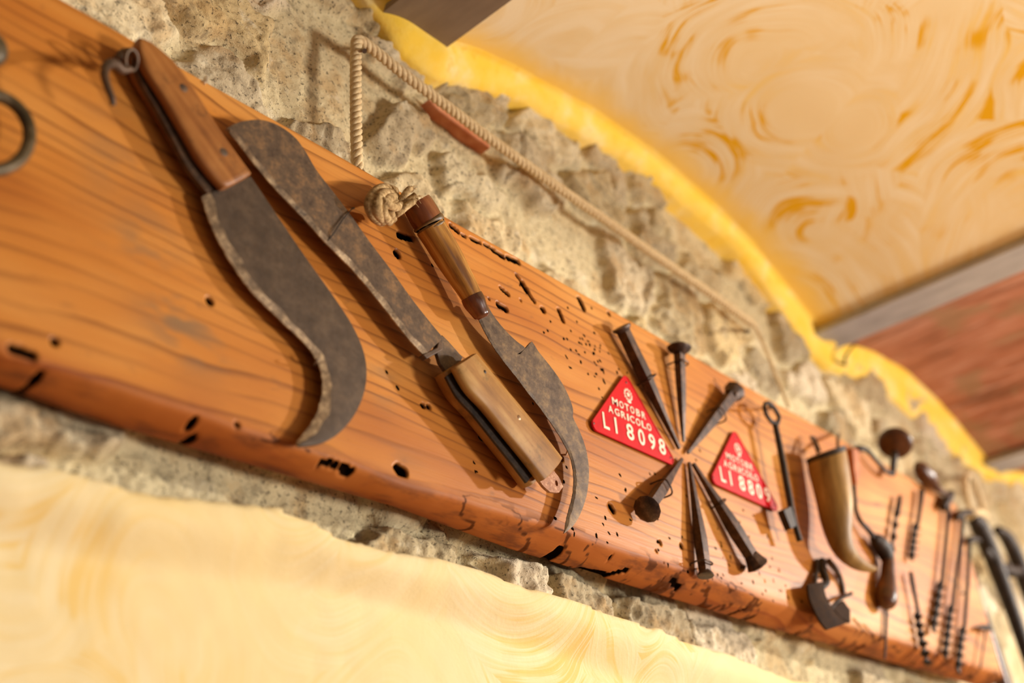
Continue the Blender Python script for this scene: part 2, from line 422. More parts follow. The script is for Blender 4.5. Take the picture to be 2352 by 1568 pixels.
# --- rounded plaster lip where the ceiling meets the stone
def lip():
    st = [(.55, .757, 1.2), (.65, .757, 1.088), (.678, .757, 1.060), (.706, .757, 1.036), (.723, .757, 1.019), (.748, .757, 1.012), (.781, .757, 1.006), (.824, .757, 1.020), (.873, .757, 1.042), (.94, .757, 1.068),
          (1.057, .757, 1.083), (1.171, .757, 1.099), (1.265, .757, 1.100), (1.387, .757, 1.089), (1.48, .757, 1.077), (1.573, .758, 1.048), (1.64, .762, 1.010), (1.71, .768, .978), (1.795, .775, .963),
          (1.879, .785, .984), (2.025, .785, 1.016), (2.1, .785, 1.008), (2.185, .785, .990), (2.339, .785, .968), (2.461, .785, .946), (2.591, .785, .960), (2.787, .785, 1.000), (3.05, .785, 1.005), (3.3, .785, .96), (3.45, .785, .93), (4.6, .785, .95)]
    iy = [(.55, .738), (1.45, .738), (1.515, .740), (1.662, .748), (1.770, .757), (1.831, .757), (1.967, .765), (2.054, .77), (4.6, .77)]
    S = np.array(st); I = np.array(iy)
    X1 = np.concatenate([np.arange(.57, 2.7, .004), np.arange(2.7, 4.58, .01)])
    yl = np.interp(X1, S[:, 0], S[:, 1]); zl = np.interp(X1, S[:, 0], S[:, 2]); yv = np.interp(X1, I[:, 0], I[:, 1])
    zv = np.empty_like(X1)
    for i, x in enumerate(X1):
        if x < .728: zv[i] = 1.060+min((.728-x)*1.5, .2)
        elif x < .793: zv[i] = 1.055
        elif x < 1.764: zv[i] = vz_of(x, *V1)
        elif x < 1.806: zv[i] = .999
        elif x < 2.515: zv[i] = vz_of(x, *V2)
        elif x < 2.556: zv[i] = .965
        elif x < 3.4: zv[i] = vz_of(x, *V3)
        else: zv[i] = .95
    def blur(z, k):
        for _ in range(k): z = np.r_[z[0], (z[:-2]+2*z[1:-1]+z[2:])/4, z[-1]]
        return z
    zl = blur(zl, 14)+.005*(fbm(X1*30, X1*0+2, 3)-.5); zv = blur(zv, 14); yl = blur(yl, 14); yv = blur(yv, 14)
    zl = np.minimum(zl, zv-.006)
    Y = [yl+.04, yl+.004]; Z = [zl-.003, zl-.001]
    for k in range(9):
        a = math.pi/2*k/8
        Y.append(yl+(yv-yl)*(.25*k/8+.75*math.sin(a))); Z.append(zl+(zv-.003-zl)*(.45*k/8+.55*(1-math.cos(a))))
    Y += [yv-.006, yv-.016, yv-.03]; Z += [zv-.001, zv+.002, zv+.012]
    X = np.tile(X1, (len(Y), 1)); Y = np.array(Y); Z = np.array(Z)
    Y = Y+.003*(fbm(X*20, Y*60, 3)-.5); Z = Z+.002*(fbm(X*25, Y*80+4, 3)-.5)
    t = NT('bright yellow limewash edge', .8, 0, .2)
    n1 = t.noise(t.co, 18, 4, .6); n2 = t.noise(t.co, 70, 4, .6)
    c = t.ramp(n1, [(.34, (250, 206, 72)), (.52, (252, 214, 100)), (.68, (250, 224, 150))])
    c = t.mix(t.math('MULTIPLY', t.step(n2, .56, .7), .35), c, (236, 176, 40))
    t.col(c); t.bump(t.noise(t.co, 200, 4, .65), .5, .0015)
    o = grid_mesh('trim_4', X, Y, Z+EYE, t.m, flip=False)
    return struct(o, label='rounded yellow plaster lip between the ceiling and the stones')
lip()

# --- floor, far below the picture
t = NT('terracotta floor', .7); t.col(t.ramp(t.noise(t.co, 5, 3), [(.3, (150, 96, 62)), (.7, (182, 124, 84))]))
fx, fy = np.meshgrid(np.linspace(-2.5, 4.5, 8), np.linspace(-3.5, .9, 8))
struct(grid_mesh('floor', fx, fy, fx*0, t.m), label='tiled floor')

# ------------------------------------------------------------------ the plank
HOLES = [  # (px, py, px, py, radius px) on the front face
    (912, 582, 912, 582, 9), (918, 540, 944, 548, 8), (1036, 518, 1051, 531, 5), (1060, 539, 1068, 543, 3), (1082, 548, 1101, 557, 4),
    (1114, 562, 1123, 567, 4), (1131, 573, 1156, 590, 5), (1166, 592, 1190, 602, 6), (1150, 662, 1167, 676, 4), (1186, 632, 1200, 650, 4), (1200, 652, 1211, 668, 8),
    (1213, 672, 1227, 692, 5), (1145, 700, 1162, 711, 6), (1247, 711, 1247, 711, 7), (1284, 713, 1293, 737, 5), (1331, 688, 1340, 707, 7), (1196, 690, 1196, 690, 3),
    (1122, 686, 1122, 686, 3), (1398, 720, 1398, 720, 5), (972, 931, 972, 931, 6), (985, 934, 985, 934, 6), (915, 1077, 928, 1084, 11), (1105, 1000, 1122, 1012, 8),
    (1290, 1053, 1290, 1053, 6), (1403, 1164, 1408, 1172, 8), (1135, 1214, 1139, 1220, 12), (1315, 1258, 1319, 1262, 11), (1415, 1275, 1415, 1275, 7),
    (1516, 1246, 1516, 1246, 5), (1565, 1252, 1565, 1256, 6), (1507, 1265, 1507, 1265, 3), (1525, 1292, 1525, 1292, 4), (1545, 1322, 1545, 1322, 5),
    (1562, 1326, 1590, 1341, 7), (1678, 1273, 1678, 1273, 5), (1790, 1308, 1790, 1308, 4), (1757, 1333, 1757, 1333, 4), (1765, 1408, 1770, 1404, 4),
    (125, 785, 125, 785, 9), (30, 800, 74, 815, 11), (105, 855, 105, 855, 8), (480, 690, 482, 692, 8), (455, 965, 455, 965, 8), (478, 990, 484, 994, 9),
    (545, 975, 545, 975, 6), (560, 1024, 566, 1026, 9), (715, 1084, 722, 1088, 11), (756, 1100, 760, 1102, 8), (772, 1064, 780, 1067, 5), (790, 1070, 816, 1080, 7), (745, 1058, 765, 1060, 5),
    (1285, 1276, 1340, 1294, 6), (1370, 1281, 1400, 1290, 5), (1400, 1290, 1440, 1302, 5), (1440, 1304, 1470, 1300, 5), (1395, 1308, 1420, 1316, 4), (1440, 1325, 1480, 1338, 6),
    (1490, 1340, 1520, 1330, 4), (1475, 1346, 1510, 1352, 6), (1520, 1372, 1600, 1392, 4), (1610, 1385, 1680, 1410, 3), (1690, 1415, 1740, 1390, 4),
    (1960, 1420, 1978, 1440, 4), (1985, 1435, 1999, 1450, 3), (1880, 1440, 1900, 1455, 4), (1950, 1470, 1990, 1492, 5)]
def plank():
    xs = np.concatenate([np.arange(-.05, .24, .006), np.arange(.24, 1.5, .0014), np.arange(1.5, 2.042, .004)])
    top = .741; yb = .7385
    zb = np.interp(xs, [-.1, .315, .418, .558, .693, .851, 1.092, 1.276, 1.63, 1.85, 2.1], [.405, .405, .403, .406, .409, .403, .404, .405, .411, .416, .420])
    zc = np.interp(xs, [-.1, .36, .51, .655, .89, 1.03, 1.22, 1.6, 2.1], [.416, .412, .412, .410, .418, .419, .420, .426, .43])
    zc = zc+.005*(fbm(xs*16, xs*0, 3)-.5)
    tp = top+.0025*(fbm(xs*7, xs*0+5, 3)-.5)
    rows = []
    def row(y, z, kind): rows.append((np.broadcast_to(y, xs.shape).copy(), np.broadcast_to(z, xs.shape).copy(), kind))
    row(yb, tp-.0005, 0); row(.720, tp, 0); row(.7035, tp, 0); row(.7012, tp-.0009, 1); row(.7002, tp-.0025, 1)
    nf = 236
    for i in range(nf+1):
        q = i/nf; row(.70, (tp-.004)*(1-q)+(zc+.004)*q, 2)
    row(.7004, zc+.0015, 3); row(.7016, zc-.0005, 3); row(.704, zc-.0025, 3)
    for q in (.12, .25, .38, .5, .62, .74, .86, .95, 1.0):
        row(.704+(yb-.704)*q, (zc-.0025)*(1-q)+zb*q - .0035*math.sin(math.pi*q), 3)
    X = np.tile(xs, (len(rows), 1)); Y = np.array([r[0] for r in rows]); Z = np.array([r[1] for r in rows])
    K = np.array([r[2] for r in rows])[:, None]*np.ones_like(X)
    hole = np.zeros_like(X)
    def carve(p, q, r, dst=None):
        dst = hole if dst is None else dst
        d = q-p; L2 = max(d @ d, 1e-12)
        t = np.clip(((X-p[0])*d[0]+(Z-p[1])*d[1])/L2, 0, 1)
        dist = np.hypot(X-p[0]-t*d[0], Z-p[1]-t*d[1])
        rr = r*(.75+.5*fbm(X*160, Z*160, 2))
        np.maximum(dst, 1-sm(dist, rr*.7, rr*1.12), out=dst)
    for (a, b, c, d, r) in HOLES:
        p, q = at(a, b), at(c, d)
        if a > 1280 and b > 1268 and r < 8: r *= .42
        if 700 < a < 830 and 1040 < b < 1110: r *= .7
        carve(np.array([p.x, p.z-EYE]), np.array([q.x, q.z-EYE]), r*pxm(p)*1.2)
    pins = hole.copy(); big = hole
    for i in range(150):                       # pin-sized worm holes
        if i < 45: x, z = rng.normal(.965, .035), rng.normal(.655, .018)
        elif i < 100: x, z = rng.uniform(.9, 1.35), .42+abs(rng.normal(0, .05))
        else: x, z = rng.uniform(.6, 1.4), rng.uniform(.43, .73)
        r = rng.uniform(.0009, .0015); p = np.array([x, z])
        carve(p, p+rng.normal(0, .001, 2), r, pins)
    # worm-eaten waney edge along the bottom
    low = sm(Z, zc+.024, zc-.006)*(K >= 2)
    rot = sm(fbm(X*30, Z*75, 4, .6), .62, .70)*low*sm(fbm(X*5, X*0+9, 2), .40, .6)
    rot = np.maximum(rot, sm(fbm(X*45+9, Z*80, 4, .6), .56, .64)*low*sm(X, 1.55, 1.7)*.8)
    hole = hole*np.where(K >= 2, 1, .3)
    tr = 1-np.abs(2*fbm(X*26, Z*70, 3)-1)
    track = sm(tr, .90, .97)*low*sm(fbm(X*6, X*0+3, 2), .40, .55)
    rot = np.maximum(rot*.8, track)
    deep = hole
    Y = Y+.012*deep*(K == 2)+.003*deep*(K == 3)
    Z = Z+.004*deep*(K == 3)
    Y = Y+.0009*(fbm(X*3, Z*9, 3)-.5)*(K == 2)
    stain = np.zeros_like(X)
    for (a, b, sx, sz, w) in ((415, 730, .035, .030, 1.0), (450, 790, .03, .025, .8), (330, 560, .03, .04, .6), (290, 360, .03, .03, .35), (880, 870, .018, .03, .55), (240, 350, .02, .05, .4), (1495, 1195, .008, .006, .8), (920, 1050, .03, .010, .3)):
        p = at(a, b); stain = np.maximum(stain, w*np.exp(-((X-p.x)/sx)**2-((Z-p.z+EYE)/sz)**2))
    stain = stain*sm(fbm(X*22, Z*60, 4, .6), .34, .6)
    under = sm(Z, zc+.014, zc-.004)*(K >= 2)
    # close the back and the ends by one extra ring behind
    X = np.vstack([X, X[:1]]); Y = np.vstack([Y, Y[:1]*0+yb]); Z = np.vstack([Z, Z[:1]])
    pad = lambda A: np.vstack([A, A[:1]*0])
    t = NT('old varnished pine', .42, 0, .45)
    x, y, z = t.sep(t.co)
    w1 = t.noise(t.comb(t.math('MULTIPLY', x, 1.7), 0.0, t.math('MULTIPLY', z, 6.0)), 1.0, 2, .45)
    w2 = t.noise(t.comb(t.math('MULTIPLY', x, 8), 0.0, t.math('MULTIPLY', z, 26)), 1.0, 3, .55)
    ph = t.math('ADD', t.math('MULTIPLY', z, 420), t.math('ADD', t.math('MULTIPLY', w1, 62), t.math('MULTIPLY', w2, 3.6)))
    s_ = t.math('FRACT', t.math('DIVIDE', ph, 6.2832))
    late = t.math('MULTIPLY', t.step(s_, .50, .90), t.math('SUBTRACT', 1.0, t.step(s_, .91, .99)))
    late = t.math('MULTIPLY', t.math('POWER', late, 1.8), t.math('ADD', .12, t.math('MULTIPLY', t.step(t.noise(t.comb(t.math('MULTIPLY', x, 4), 0.0, t.math('MULTIPLY', z, 45)), 1.0, 2), .3, .7), 1.0)))
    fib = t.noise(t.comb(t.math('MULTIPLY', x, 14), t.math('MULTIPLY', y, 200), t.math('MULTIPLY', z, 420)), 1.0, 3, .6)
    tone = t.noise(t.comb(t.math('MULTIPLY', x, 3), 0.0, t.math('MULTIPLY', z, 11)), 1.0, 3, .5)
    c = t.ramp(tone, [(.3, (166, 94, 32)), (.5, (190, 120, 48)), (.7, (206, 144, 72))])
    c = t.mix(t.math('MULTIPLY', t.step(fib, .45, .75), .25), c, (160, 90, 36))
    c = t.mix(t.math('MULTIPLY', late, .72, clamp=True), c, (104, 52, 18))
    c = t.mix(t.math('MULTIPLY', t.step(t.noise(t.comb(t.math('MULTIPLY', x, 26), 0.0, t.math('MULTIPLY', z, 60)), 1.0, 4, .7), .60, .74), .4), c, (112, 76, 48))
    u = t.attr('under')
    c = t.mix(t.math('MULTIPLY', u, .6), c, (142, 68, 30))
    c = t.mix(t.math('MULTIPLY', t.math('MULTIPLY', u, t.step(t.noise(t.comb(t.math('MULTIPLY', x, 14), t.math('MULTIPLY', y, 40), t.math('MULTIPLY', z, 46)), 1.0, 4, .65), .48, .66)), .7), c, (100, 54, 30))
    c = t.mix(t.math('MULTIPLY', t.attr('stain'), .85), c, (124, 98, 70))
    c = t.mix(t.math('MULTIPLY', t.step(t.attr('rot'), .15, .8), .8), c, (66, 34, 17))
    hm = t.step(t.attr('hole'), .02, .34)
    c = t.mix(hm, c, (17, 9, 4))
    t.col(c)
    t.rough(t.math('ADD', .34, t.math('ADD', t.math('MULTIPLY', fib, .2), t.math('ADD', t.math('MULTIPLY', hm, .4), t.math('MULTIPLY', u, .2)))))
    t.lk(t.math('MULTIPLY', t.math('SUBTRACT', 1.0, t.math('MAXIMUM', hm, t.math('MAXIMUM', t.attr('rot'), t.math('MULTIPLY', u, .6)))), .30), t.b.inputs['Specular IOR Level'])
    t.bump(t.math('ADD', t.math('MULTIPLY', late, .4), fib), .22, .0007)
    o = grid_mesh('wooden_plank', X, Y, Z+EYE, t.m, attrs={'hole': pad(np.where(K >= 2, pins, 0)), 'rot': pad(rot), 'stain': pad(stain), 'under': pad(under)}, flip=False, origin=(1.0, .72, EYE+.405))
    bm = bmesh.new(); bm.from_mesh(o.data)
    bmesh.ops.holes_fill(bm, edges=[e for e in bm.edges if e.is_boundary], sides=0)
    bmesh.ops.recalc_face_normals(bm, faces=bm.faces); bm.to_mesh(o.data); bm.free()
    return tag(o, 'long worm-eaten orange pine plank hung on the stone wall, carrying the old tools', 'plank')
PLANK = plank()

# ------------------------------------------------------------------ tool materials
RUST = M_rust('dark rusted iron', (58, 45, 36), (88, 72, 58), (126, 96, 68), 60, .5, .35)
RUSTB = M_rust('brown rusted iron', (52, 38, 28), (82, 62, 46), (112, 82, 56), 70, .55, .3)
BLADE1 = M_rust('smooth dark blade iron', (60, 47, 36), (74, 59, 46), (96, 78, 60), 55, .48, .35, .15)
BLADE2 = M_rust('pitted brown blade iron', (64, 48, 36), (90, 71, 53), (142, 106, 68), 75, .55, .3, .4)
BLADE3 = M_rust('mottled grey blade iron', (64, 50, 40), (94, 76, 59), (146, 118, 80), 60, .5, .35, .3)
EDGE1 = M_rust('scraped blade edge iron', (84, 68, 52), (140, 116, 88), (206, 178, 138), 90, .5, .3, .5, wear=.56)
NAILM = M_rust('blackened iron', (40, 28, 22), (66, 48, 38), (112, 84, 66), 90, .42, .45, .3)
BLACK = M_rust('nearly black iron', (26, 18, 12), (44, 32, 22), (70, 52, 36), 80, .5, .3, .3)
t = NT('bright wire', .3, .9); t.col((.75, .68, .58, 1)); WIRE = t.m
t = NT('dull wire', .4, .7); t.col(lin((140, 112, 84))); DWIRE = t.m

def strip(name, A, B, mat, parent, closed=False):
    pass

def blade(parent, S, E, y, th, bw, mat, emat, n=70, jit=.0004, name='blade', sub=6):
    """S spine and E cutting edge as picture points, both running from the handle to the tip"""
    S = resample([tuple(at(p[0], p[1], y-th/2)) for p in spline(S, sub)], n)
    E = resample([tuple(at(p[0], p[1], y)) for p in spline(E, sub)], n)
    V = []; V2 = []; Fb = []; Fe = []
    for i in range(n):
        s = np.array([S[i][0], S[i][2]]); e = np.array([E[i][0], E[i][2]]); w = np.linalg.norm(s-e)
        k = min(bw/max(w, 1e-5), .46); k = k*(.9+.2*math.sin(i*.7)*math.sin(i*.23+1)) if jit else k
        e = e+(s-e)/max(w, 1e-6)*jit*(random.random()-.5)*2*min(1, w/.01)
        b = e+(s-e)*k
        tf = th/2*min(1, w/.006); te = tf*.22
        mid = (s+b)/2
        bul = tf*.12
        V += [(s[0], y-tf, s[1]), (mid[0], y-tf-bul, mid[1]), (b[0], y-tf, b[1]), (b[0], y+tf, b[1]), (mid[0], y+tf, mid[1]), (s[0], y+tf, s[1])]
        V2 += [(b[0], y-tf, b[1]), (e[0], y-te, e[1]), (e[0], y+te, e[1]), (b[0], y+tf, b[1])]
    for i in range(n-1):
        for k in range(6):
            k2 = (k+1) % 6
            if k == 2: continue
            Fb.append((i*6+k, i*6+k2, (i+1)*6+k2, (i+1)*6+k))
        for k in range(3):
            Fe.append((i*4+k, i*4+k+1, (i+1)*4+k+1, (i+1)*4+k))
    Fb.append((0, 1, 2, 3, 4, 5)); Fe.append((0, 1, 2, 3))
    m_ = 6*(n-1); Fb.append((m_, m_+1, m_+2, m_+3, m_+4, m_+5)); m_ = 4*(n-1); Fe.append((m_, m_+1, m_+2, m_+3))
    b = obj(name, V, Fb, mat, parent, 30)
    e = obj('cutting_edge', V2, Fe, emat, b, 30)
    if emat is not mat: e['label'] = 'scraped paler cutting edge'
    return b
def round_half(name, L, R, y, ht, mat, parent, ex=3.4, sub=4, n=30, world=None):
    """handle half: superellipse section between two outlines, centred at depth y, ht half thickness"""
    if world is None: world = (np.array(wx([p[:2] for p in spline(L, sub)], y)), np.array(wx([p[:2] for p in spline(R, sub)], y)))
    A = resample(world[0], n); B = resample(world[1], n)
    m_ = 20; V = []; Fs = []
    st = [(0, .80, 0)]+[(i, 1.0, 0) for i in range(n)]+[(n-1, .80, 0)]
    ax = (A[-1]+B[-1]-A[0]-B[0])/2; ax = ax/np.linalg.norm(ax)
    for j, (i, k, _) in enumerate(st):
        off = 0 if 0 < j < len(st)-1 else (-.0012 if j == 0 else .0012)
        c = (A[i]+B[i])/2+ax*off; hw = (B[i]-A[i])/2*k
        for q in range(m_):
            a = 2*math.pi*q/m_; cx_, sy_ = math.cos(a), math.sin(a)
            u = math.copysign(abs(cx_)**(2/ex), cx_); v = math.copysign(abs(sy_)**(2/ex), sy_)
            V.append(Vector((c[0]+hw[0]*u, y+ht*k*v, c[1]+hw[1]*u)))
    for j in range(len(st)-1):
        for q in range(m_):
            q2 = (q+1) % m_; Fs.append((j*m_+q, j*m_+q2, (j+1)*m_+q2, (j+1)*m_+q))
    Fs.append(tuple(range(m_))); e = (len(st)-1)*m_; Fs.append(tuple(e+q for q in reversed(range(m_))))
    o = obj(name, V, Fs, mat, parent, 50)
    return o, world
def scale_slab(name, L, R, yf, th, mat, parent, bev):
    """handle half: left and right picture outlines at depth yf"""
    pts = wx([p[:2] for p in spline(L, 4)] + [p[:2] for p in reversed(spline(R, 4))], yf)
    return slab(name, pts, yf, th, mat, parent, bev, 4)
def shift_slab(name, pts, yf, th, mat, parent, bev): return slab(name, pts, yf, th, mat, parent, bev, 3)
def disc(p, r, th, n=16):
    """small round stud facing the room"""
    V = []
    for (rr, dy) in ((r, 0), (r, -th*.5), (r*.6, -th)):
        V += [Vector((p.x+rr*math.cos(2*math.pi*k/n), p.y+dy, p.z+rr*math.sin(2*math.pi*k/n))) for k in range(n)]
    Fs = [(j*n+k, j*n+(k+1) % n, (j+1)*n+(k+1) % n, (j+1)*n+k) for j in (0, 1) for k in range(n)] + [tuple(2*n+k for k in range(n))]
    return V, Fs
def dirn(a, b, y=.69): return (at(b[0], b[1], y)-at(a[0], a[1], y)).normalized()

# ------------------------------------------------------------------ 1. big hooked billhook at the upper left
hd = dirn((320, 110), (540, 420))
W1 = M_wood('worn brown handle wood', hd, ((104, 58, 22), (140, 86, 38), (168, 112, 56)), spots=((80, 50, 26), .5))
bh = thing('billhook', at(440, 420, .70), 'big broad-bladed billhook with riveted wooden handle and wire hook, at the plank\'s upper left', 'billhook')
L = [(312, 118), (330, 165), (372, 232), (412, 300), (455, 375), (506, 436)]
R = [(316, 92), (346, 104), (398, 148), (440, 205), (500, 300), (573, 401)]
yf = .6722
fs, ow = round_half('handle', L, R, yf+.0058, .0060, W1, bh)
pts = wx([p[:2] for p in spline(L, 4)] + [p[:2] for p in reversed(spline(R, 4))], yf)
round_half('handle', None, None, yf+.0206, .0064, W1, bh, world=ow)
cx = sum(p[0] for p in pts)/len(pts); cz = sum(p[1] for p in pts)/len(pts)
tg = shift_slab('tang', [(cx+(p[0]-cx)*.88+.0008, cz+(p[1]-cz)*.99) for p in pts], yf+.0112, .0048, RUSTB, bh, 0)
for q in ((420, 203), (512, 350)):
    p = at(q[0], q[1], yf+.0008); V, Fs = disc(p, .0046, .0014); obj('rivet', V, Fs, RUST, fs)['label'] = 'dark iron rivet'
blade(bh, [(576, 405), (640, 500), (700, 588), (760, 672), (808, 745), (836, 810), (842, 865), (832, 915), (808, 962), (772, 1000), (735, 1018), (690, 1023)],
      [(463, 452), (478, 500), (505, 560), (545, 628), (590, 684), (650, 742), (705, 796), (732, 842), (740, 890), (732, 935), (712, 975), (684, 1010), (680, 1020)],
      .6875, .0060, .0095, BLADE1, EDGE1, jit=.0007)
# pommel ring and bent wire hook
b = MB(); p0 = at(302, 130, .679)
ring = []
for k in range(25):
    a = 2*math.pi*k/24; ring.append(at(302+14*math.cos(a), 138+25*math.sin(a), .676+.006*math.sin(a)))
b.add(sweep(ring, .0015, n=10)); b.build('ring', RUST, bh)['label'] = 'worn metal ring at the handle end'
b = MB().add(tube_px([(300, 158, 8, 0), (280, 160, 11), (262, 146, 12, -.004), (246, 150, 11, -.010), (240, 170, 10, -.016), (246, 196, 9, -.018), (256, 222, 8, -.018), (260, 242, 6, -.016)], .678, 1, 8, n=10))
b.add(tube_px([(318, 122, 7), (288, 122, 12), (268, 138, 10)], .690, 1, 6, n=10)); b.build('hook', RUSTB, bh)['label'] = 'bent iron hook'
nl = MB().add(tube_px([(722, 842, 2, .012), (722, 836, 2.4, -.004), (728, 826, 2.4, -.010), (734, 823, 2.0, -.010)], .692, 1, 5, n=8))
tag(nl.build('nail', RUST), 'small bent nail holding the hooked tip of the big billhook', 'nail')

# ------------------------------------------------------------------ 2. straight billhook, turned upside down
b2 = thing('billhook.001', at(900, 720, .70), 'straight round-ended billhook hung blade-up, its two-part bone-coloured handle pointing down', 'billhook')
blade(b2, [(1018, 776), (985, 736), (945, 685), (900, 622), (850, 556), (806, 494), (765, 440), (728, 392), (700, 345), (676, 314), (640, 288), (600, 275), (560, 278), (535, 286), (522, 294)],
      [(972, 816), (940, 782), (880, 706), (810, 622), (745, 556), (690, 496), (640, 444), (590, 386), (556, 342), (532, 312), (524, 302), (521, 298), (520, 296)],
      .6825, .0065, .0052, BLADE2, EDGE1, jit=.0003)
shoulder = wx([(973, 813), (1005, 797), (1011, 772), (1018, 768), (1018, 803), (982, 823)], .679); slab('bolster', shoulder, .6795, .007, RUSTB, b2, .001)
tang = wx([(1000, 800), (1016, 770), (1030, 784), (1062, 820), (1056, 840), (1030, 862), (1010, 834)], .681); slab('tang', tang, .6805, .0042, BLADE2, b2, .0008)
hd2 = dirn((1060, 830), (1265, 1080))
W2 = M_wood('bone-coloured worn handle wood', hd2, ((110, 70, 26), (152, 106, 50), (186, 146, 86)), 6, 60, spots=((98, 72, 30), .6))
L = [(1040, 846), (1068, 896), (1110, 942), (1158, 1002), (1205, 1060), (1240, 1106)]
R = [(1088, 814), (1112, 842), (1150, 888), (1200, 946), (1245, 1000), (1285, 1052)]
yf = .6600
fs, ow = round_half('handle', L, R, yf+.0072, .0074, W2, b2, 3.2)
pts = wx([p[:2] for p in spline(L, 4)] + [p[:2] for p in reversed(spline(R, 4))], yf)
round_half('handle', None, None, yf+.0254, .0094, W2, b2, 5.0, world=(ow[0], ow[1]*.92+ow[0]*.08))
cx = sum(p[0] for p in pts)/len(pts); cz = sum(p[1] for p in pts)/len(pts)
shift_slab('tang_core', [(cx+(p[0]-cx)*.93, cz+(p[1]-cz)*.95) for p in pts], yf+.0140, .0026, BLACK, b2, 0)
for q, mt, r, nm in (((1191, 959), DWIRE, .0030, 'rivet'), ((1113, 854), BLACK, .0020, 'rivet')):
    V, Fs = disc(at(q[0], q[1], yf+.0006), r, .0012); obj(nm, V, Fs, mt, fs)
# tail plate with its hole
q0 = [(1232, 1096), (1262, 1070), (1284, 1098), (1292, 1118), (1282, 1132), (1262, 1130), (1248, 1118)]
tp = wx(q0, .677)
b = MB(); outer = np.array(tp); n_o = 28
hc = at(1277, 1110, .677)
c0 = np.array([hc.x, hc.z])
# ring of quads between the outline and the hole
d = resample(np.vstack([outer, outer[:1]]), n_o+1)[:-1]
ang = np.arctan2(d[:, 1]-c0[1], d[:, 0]-c0[0])
V = []
for y in (.6762, .6795):
    V += [Vector((x, y, z)) for x, z in d] + [Vector((c0[0]+.0021*math.cos(a), y, c0[1]+.0032*math.sin(a))) for a in ang]
Fs = []
for i in range(n_o):
    j = (i+1) % n_o
    Fs += [(i, j, n_o+j, n_o+i), (2*n_o+i, 3*n_o+i, 3*n_o+j, 2*n_o+j), (i, 2*n_o+i, 2*n_o+j, j), (n_o+i, n_o+j, 3*n_o+j, 3*n_o+i)]
b.add((V, Fs)); b.build('tail_plate', M_rust('reddish tang iron', (104, 66, 44), (146, 98, 66), (196, 158, 124), 120, .45, .3), b2)['label'] = 'reddish iron tail plate with a small hole'
wr = MB().add(tube_px([(743, 563, 1.4, .012), (745, 560, 1.5, 0), (765, 538, 1.5, -.0075), (785, 508, 1.5, -.0078), (806, 482, 1.5, -.006), (812, 478, 2.2, .004), (813, 477, 2.2, .016)], .6845, 1, 6, n=8))
tag(wr.build('wire_tie', BLACK), 'thin dark wire tying the straight billhook\'s blade to the plank', 'wire')

# ------------------------------------------------------------------ 3. pruning hook with bamboo handle
b3 = thing('pruning_hook', at(1150, 780, .70), 'slender pruning hook with glossy bamboo handle, knotted cord and barbed curved blade', 'pruning hook')
hb = dirn((960, 470), (1100, 700))
t = NT('glossy bamboo', .28, 0, .5)
a = t.noise(t.fibre(hb, 30), 160, 3, .6); b_ = t.noise(t.fibre(hb, 4), 40, 4, .65)
c = t.ramp(t.math('ADD', t.math('MULTIPLY', a, .5), t.math('MULTIPLY', b_, .5)), [(.38, (112, 70, 28)), (.5, (170, 118, 52)), (.63, (204, 162, 92))])
t.col(c); t.bump(a, .25, .0008); BAMBOO = t.m
t = NT('dark reddish bamboo end', .25, 0, .5)
t.col(t.ramp(t.noise(t.fibre(hb, 5), 50, 4, .6), [(.34, (66, 34, 18)), (.52, (120, 68, 38)), (.7, (164, 104, 62))])); BAMD = t.m
yc = .6795
obj('handle', *tube_px([(987, 520, 35), (1003, 545, 34.5), (1030, 590, 33), (1058, 637, 29), (1076, 667, 26), (1088, 690, 24)], yc, 1, 6, n=24), BAMBOO, b3)
# end stub: hollow bamboo
V, Fs = tube_px([(956, 464, 34), (962, 474, 36), (975, 496, 37), (984, 512, 36)], yc, 1, 5, n=24, caps=False)
V2, F2_ = tube_px([(956, 464, 29), (964, 478, 29), (972, 492, 26)], yc, 1, 5, n=24, caps=True)
mb = MB().add((V, Fs)); o0 = len(mb.V); mb.add((V2, F2_)); mb.F += [(k, (k+1) % 24, o0+(k+1) % 24, o0+k) for k in range(24)]
mb.build('handle_end', BAMD, b3)['label'] = 'dark reddish hollow bamboo end'
mb = MB()
mb.add(tube_px([(981, 507, 36), (983, 510, 38.5), (986, 515, 38.5), (988, 519, 36)], yc, 1, 2, n=24, caps=False))
mb.add(tube_px([(990, 522, 35), (991, 524, 36.4), (993, 527, 35)], yc, 1, 2, n=24, caps=False))
mb.build('node_ring', M_wood('dark bamboo node', hb, ((70, 50, 28), (104, 78, 44), (140, 108, 66))), b3)['label'] = 'dark bamboo node ring'
obj('ferrule', *tube_px([(1083, 680, 26), (1090, 694, 26.5), (1100, 712, 22), (1107, 724, 19), (1110, 730, 12)], yc, 1, 5, n=20), BAMD, b3)['label'] = 'dark split end of the handle'
blade(b3, [(1119, 700), (1132, 722), (1150, 746), (1172, 770), (1190, 786), (1203, 795), (1212, 803), (1221, 783), (1236, 806), (1262, 838), (1284, 868), (1300, 896), (1312, 924), (1317, 944), (1316, 958), (1327, 980), (1341, 1014), (1350, 1050), (1353, 1092), (1347, 1140), (1332, 1182), (1316, 1208), (1297, 1224)],
      [(1092, 722), (1108, 752), (1126, 786), (1150, 822), (1180, 860), (1212, 902), (1245, 944), (1272, 982), (1292, 1014), (1306, 1042), (1314, 1068), (1317, 1096), (1316, 1128), (1309, 1160), (1301, 1190), (1297, 1212), (1296, 1222)],
      .6835, .0034, .0035, BLADE3, BLADE3, n=110, jit=.0003, sub=2)
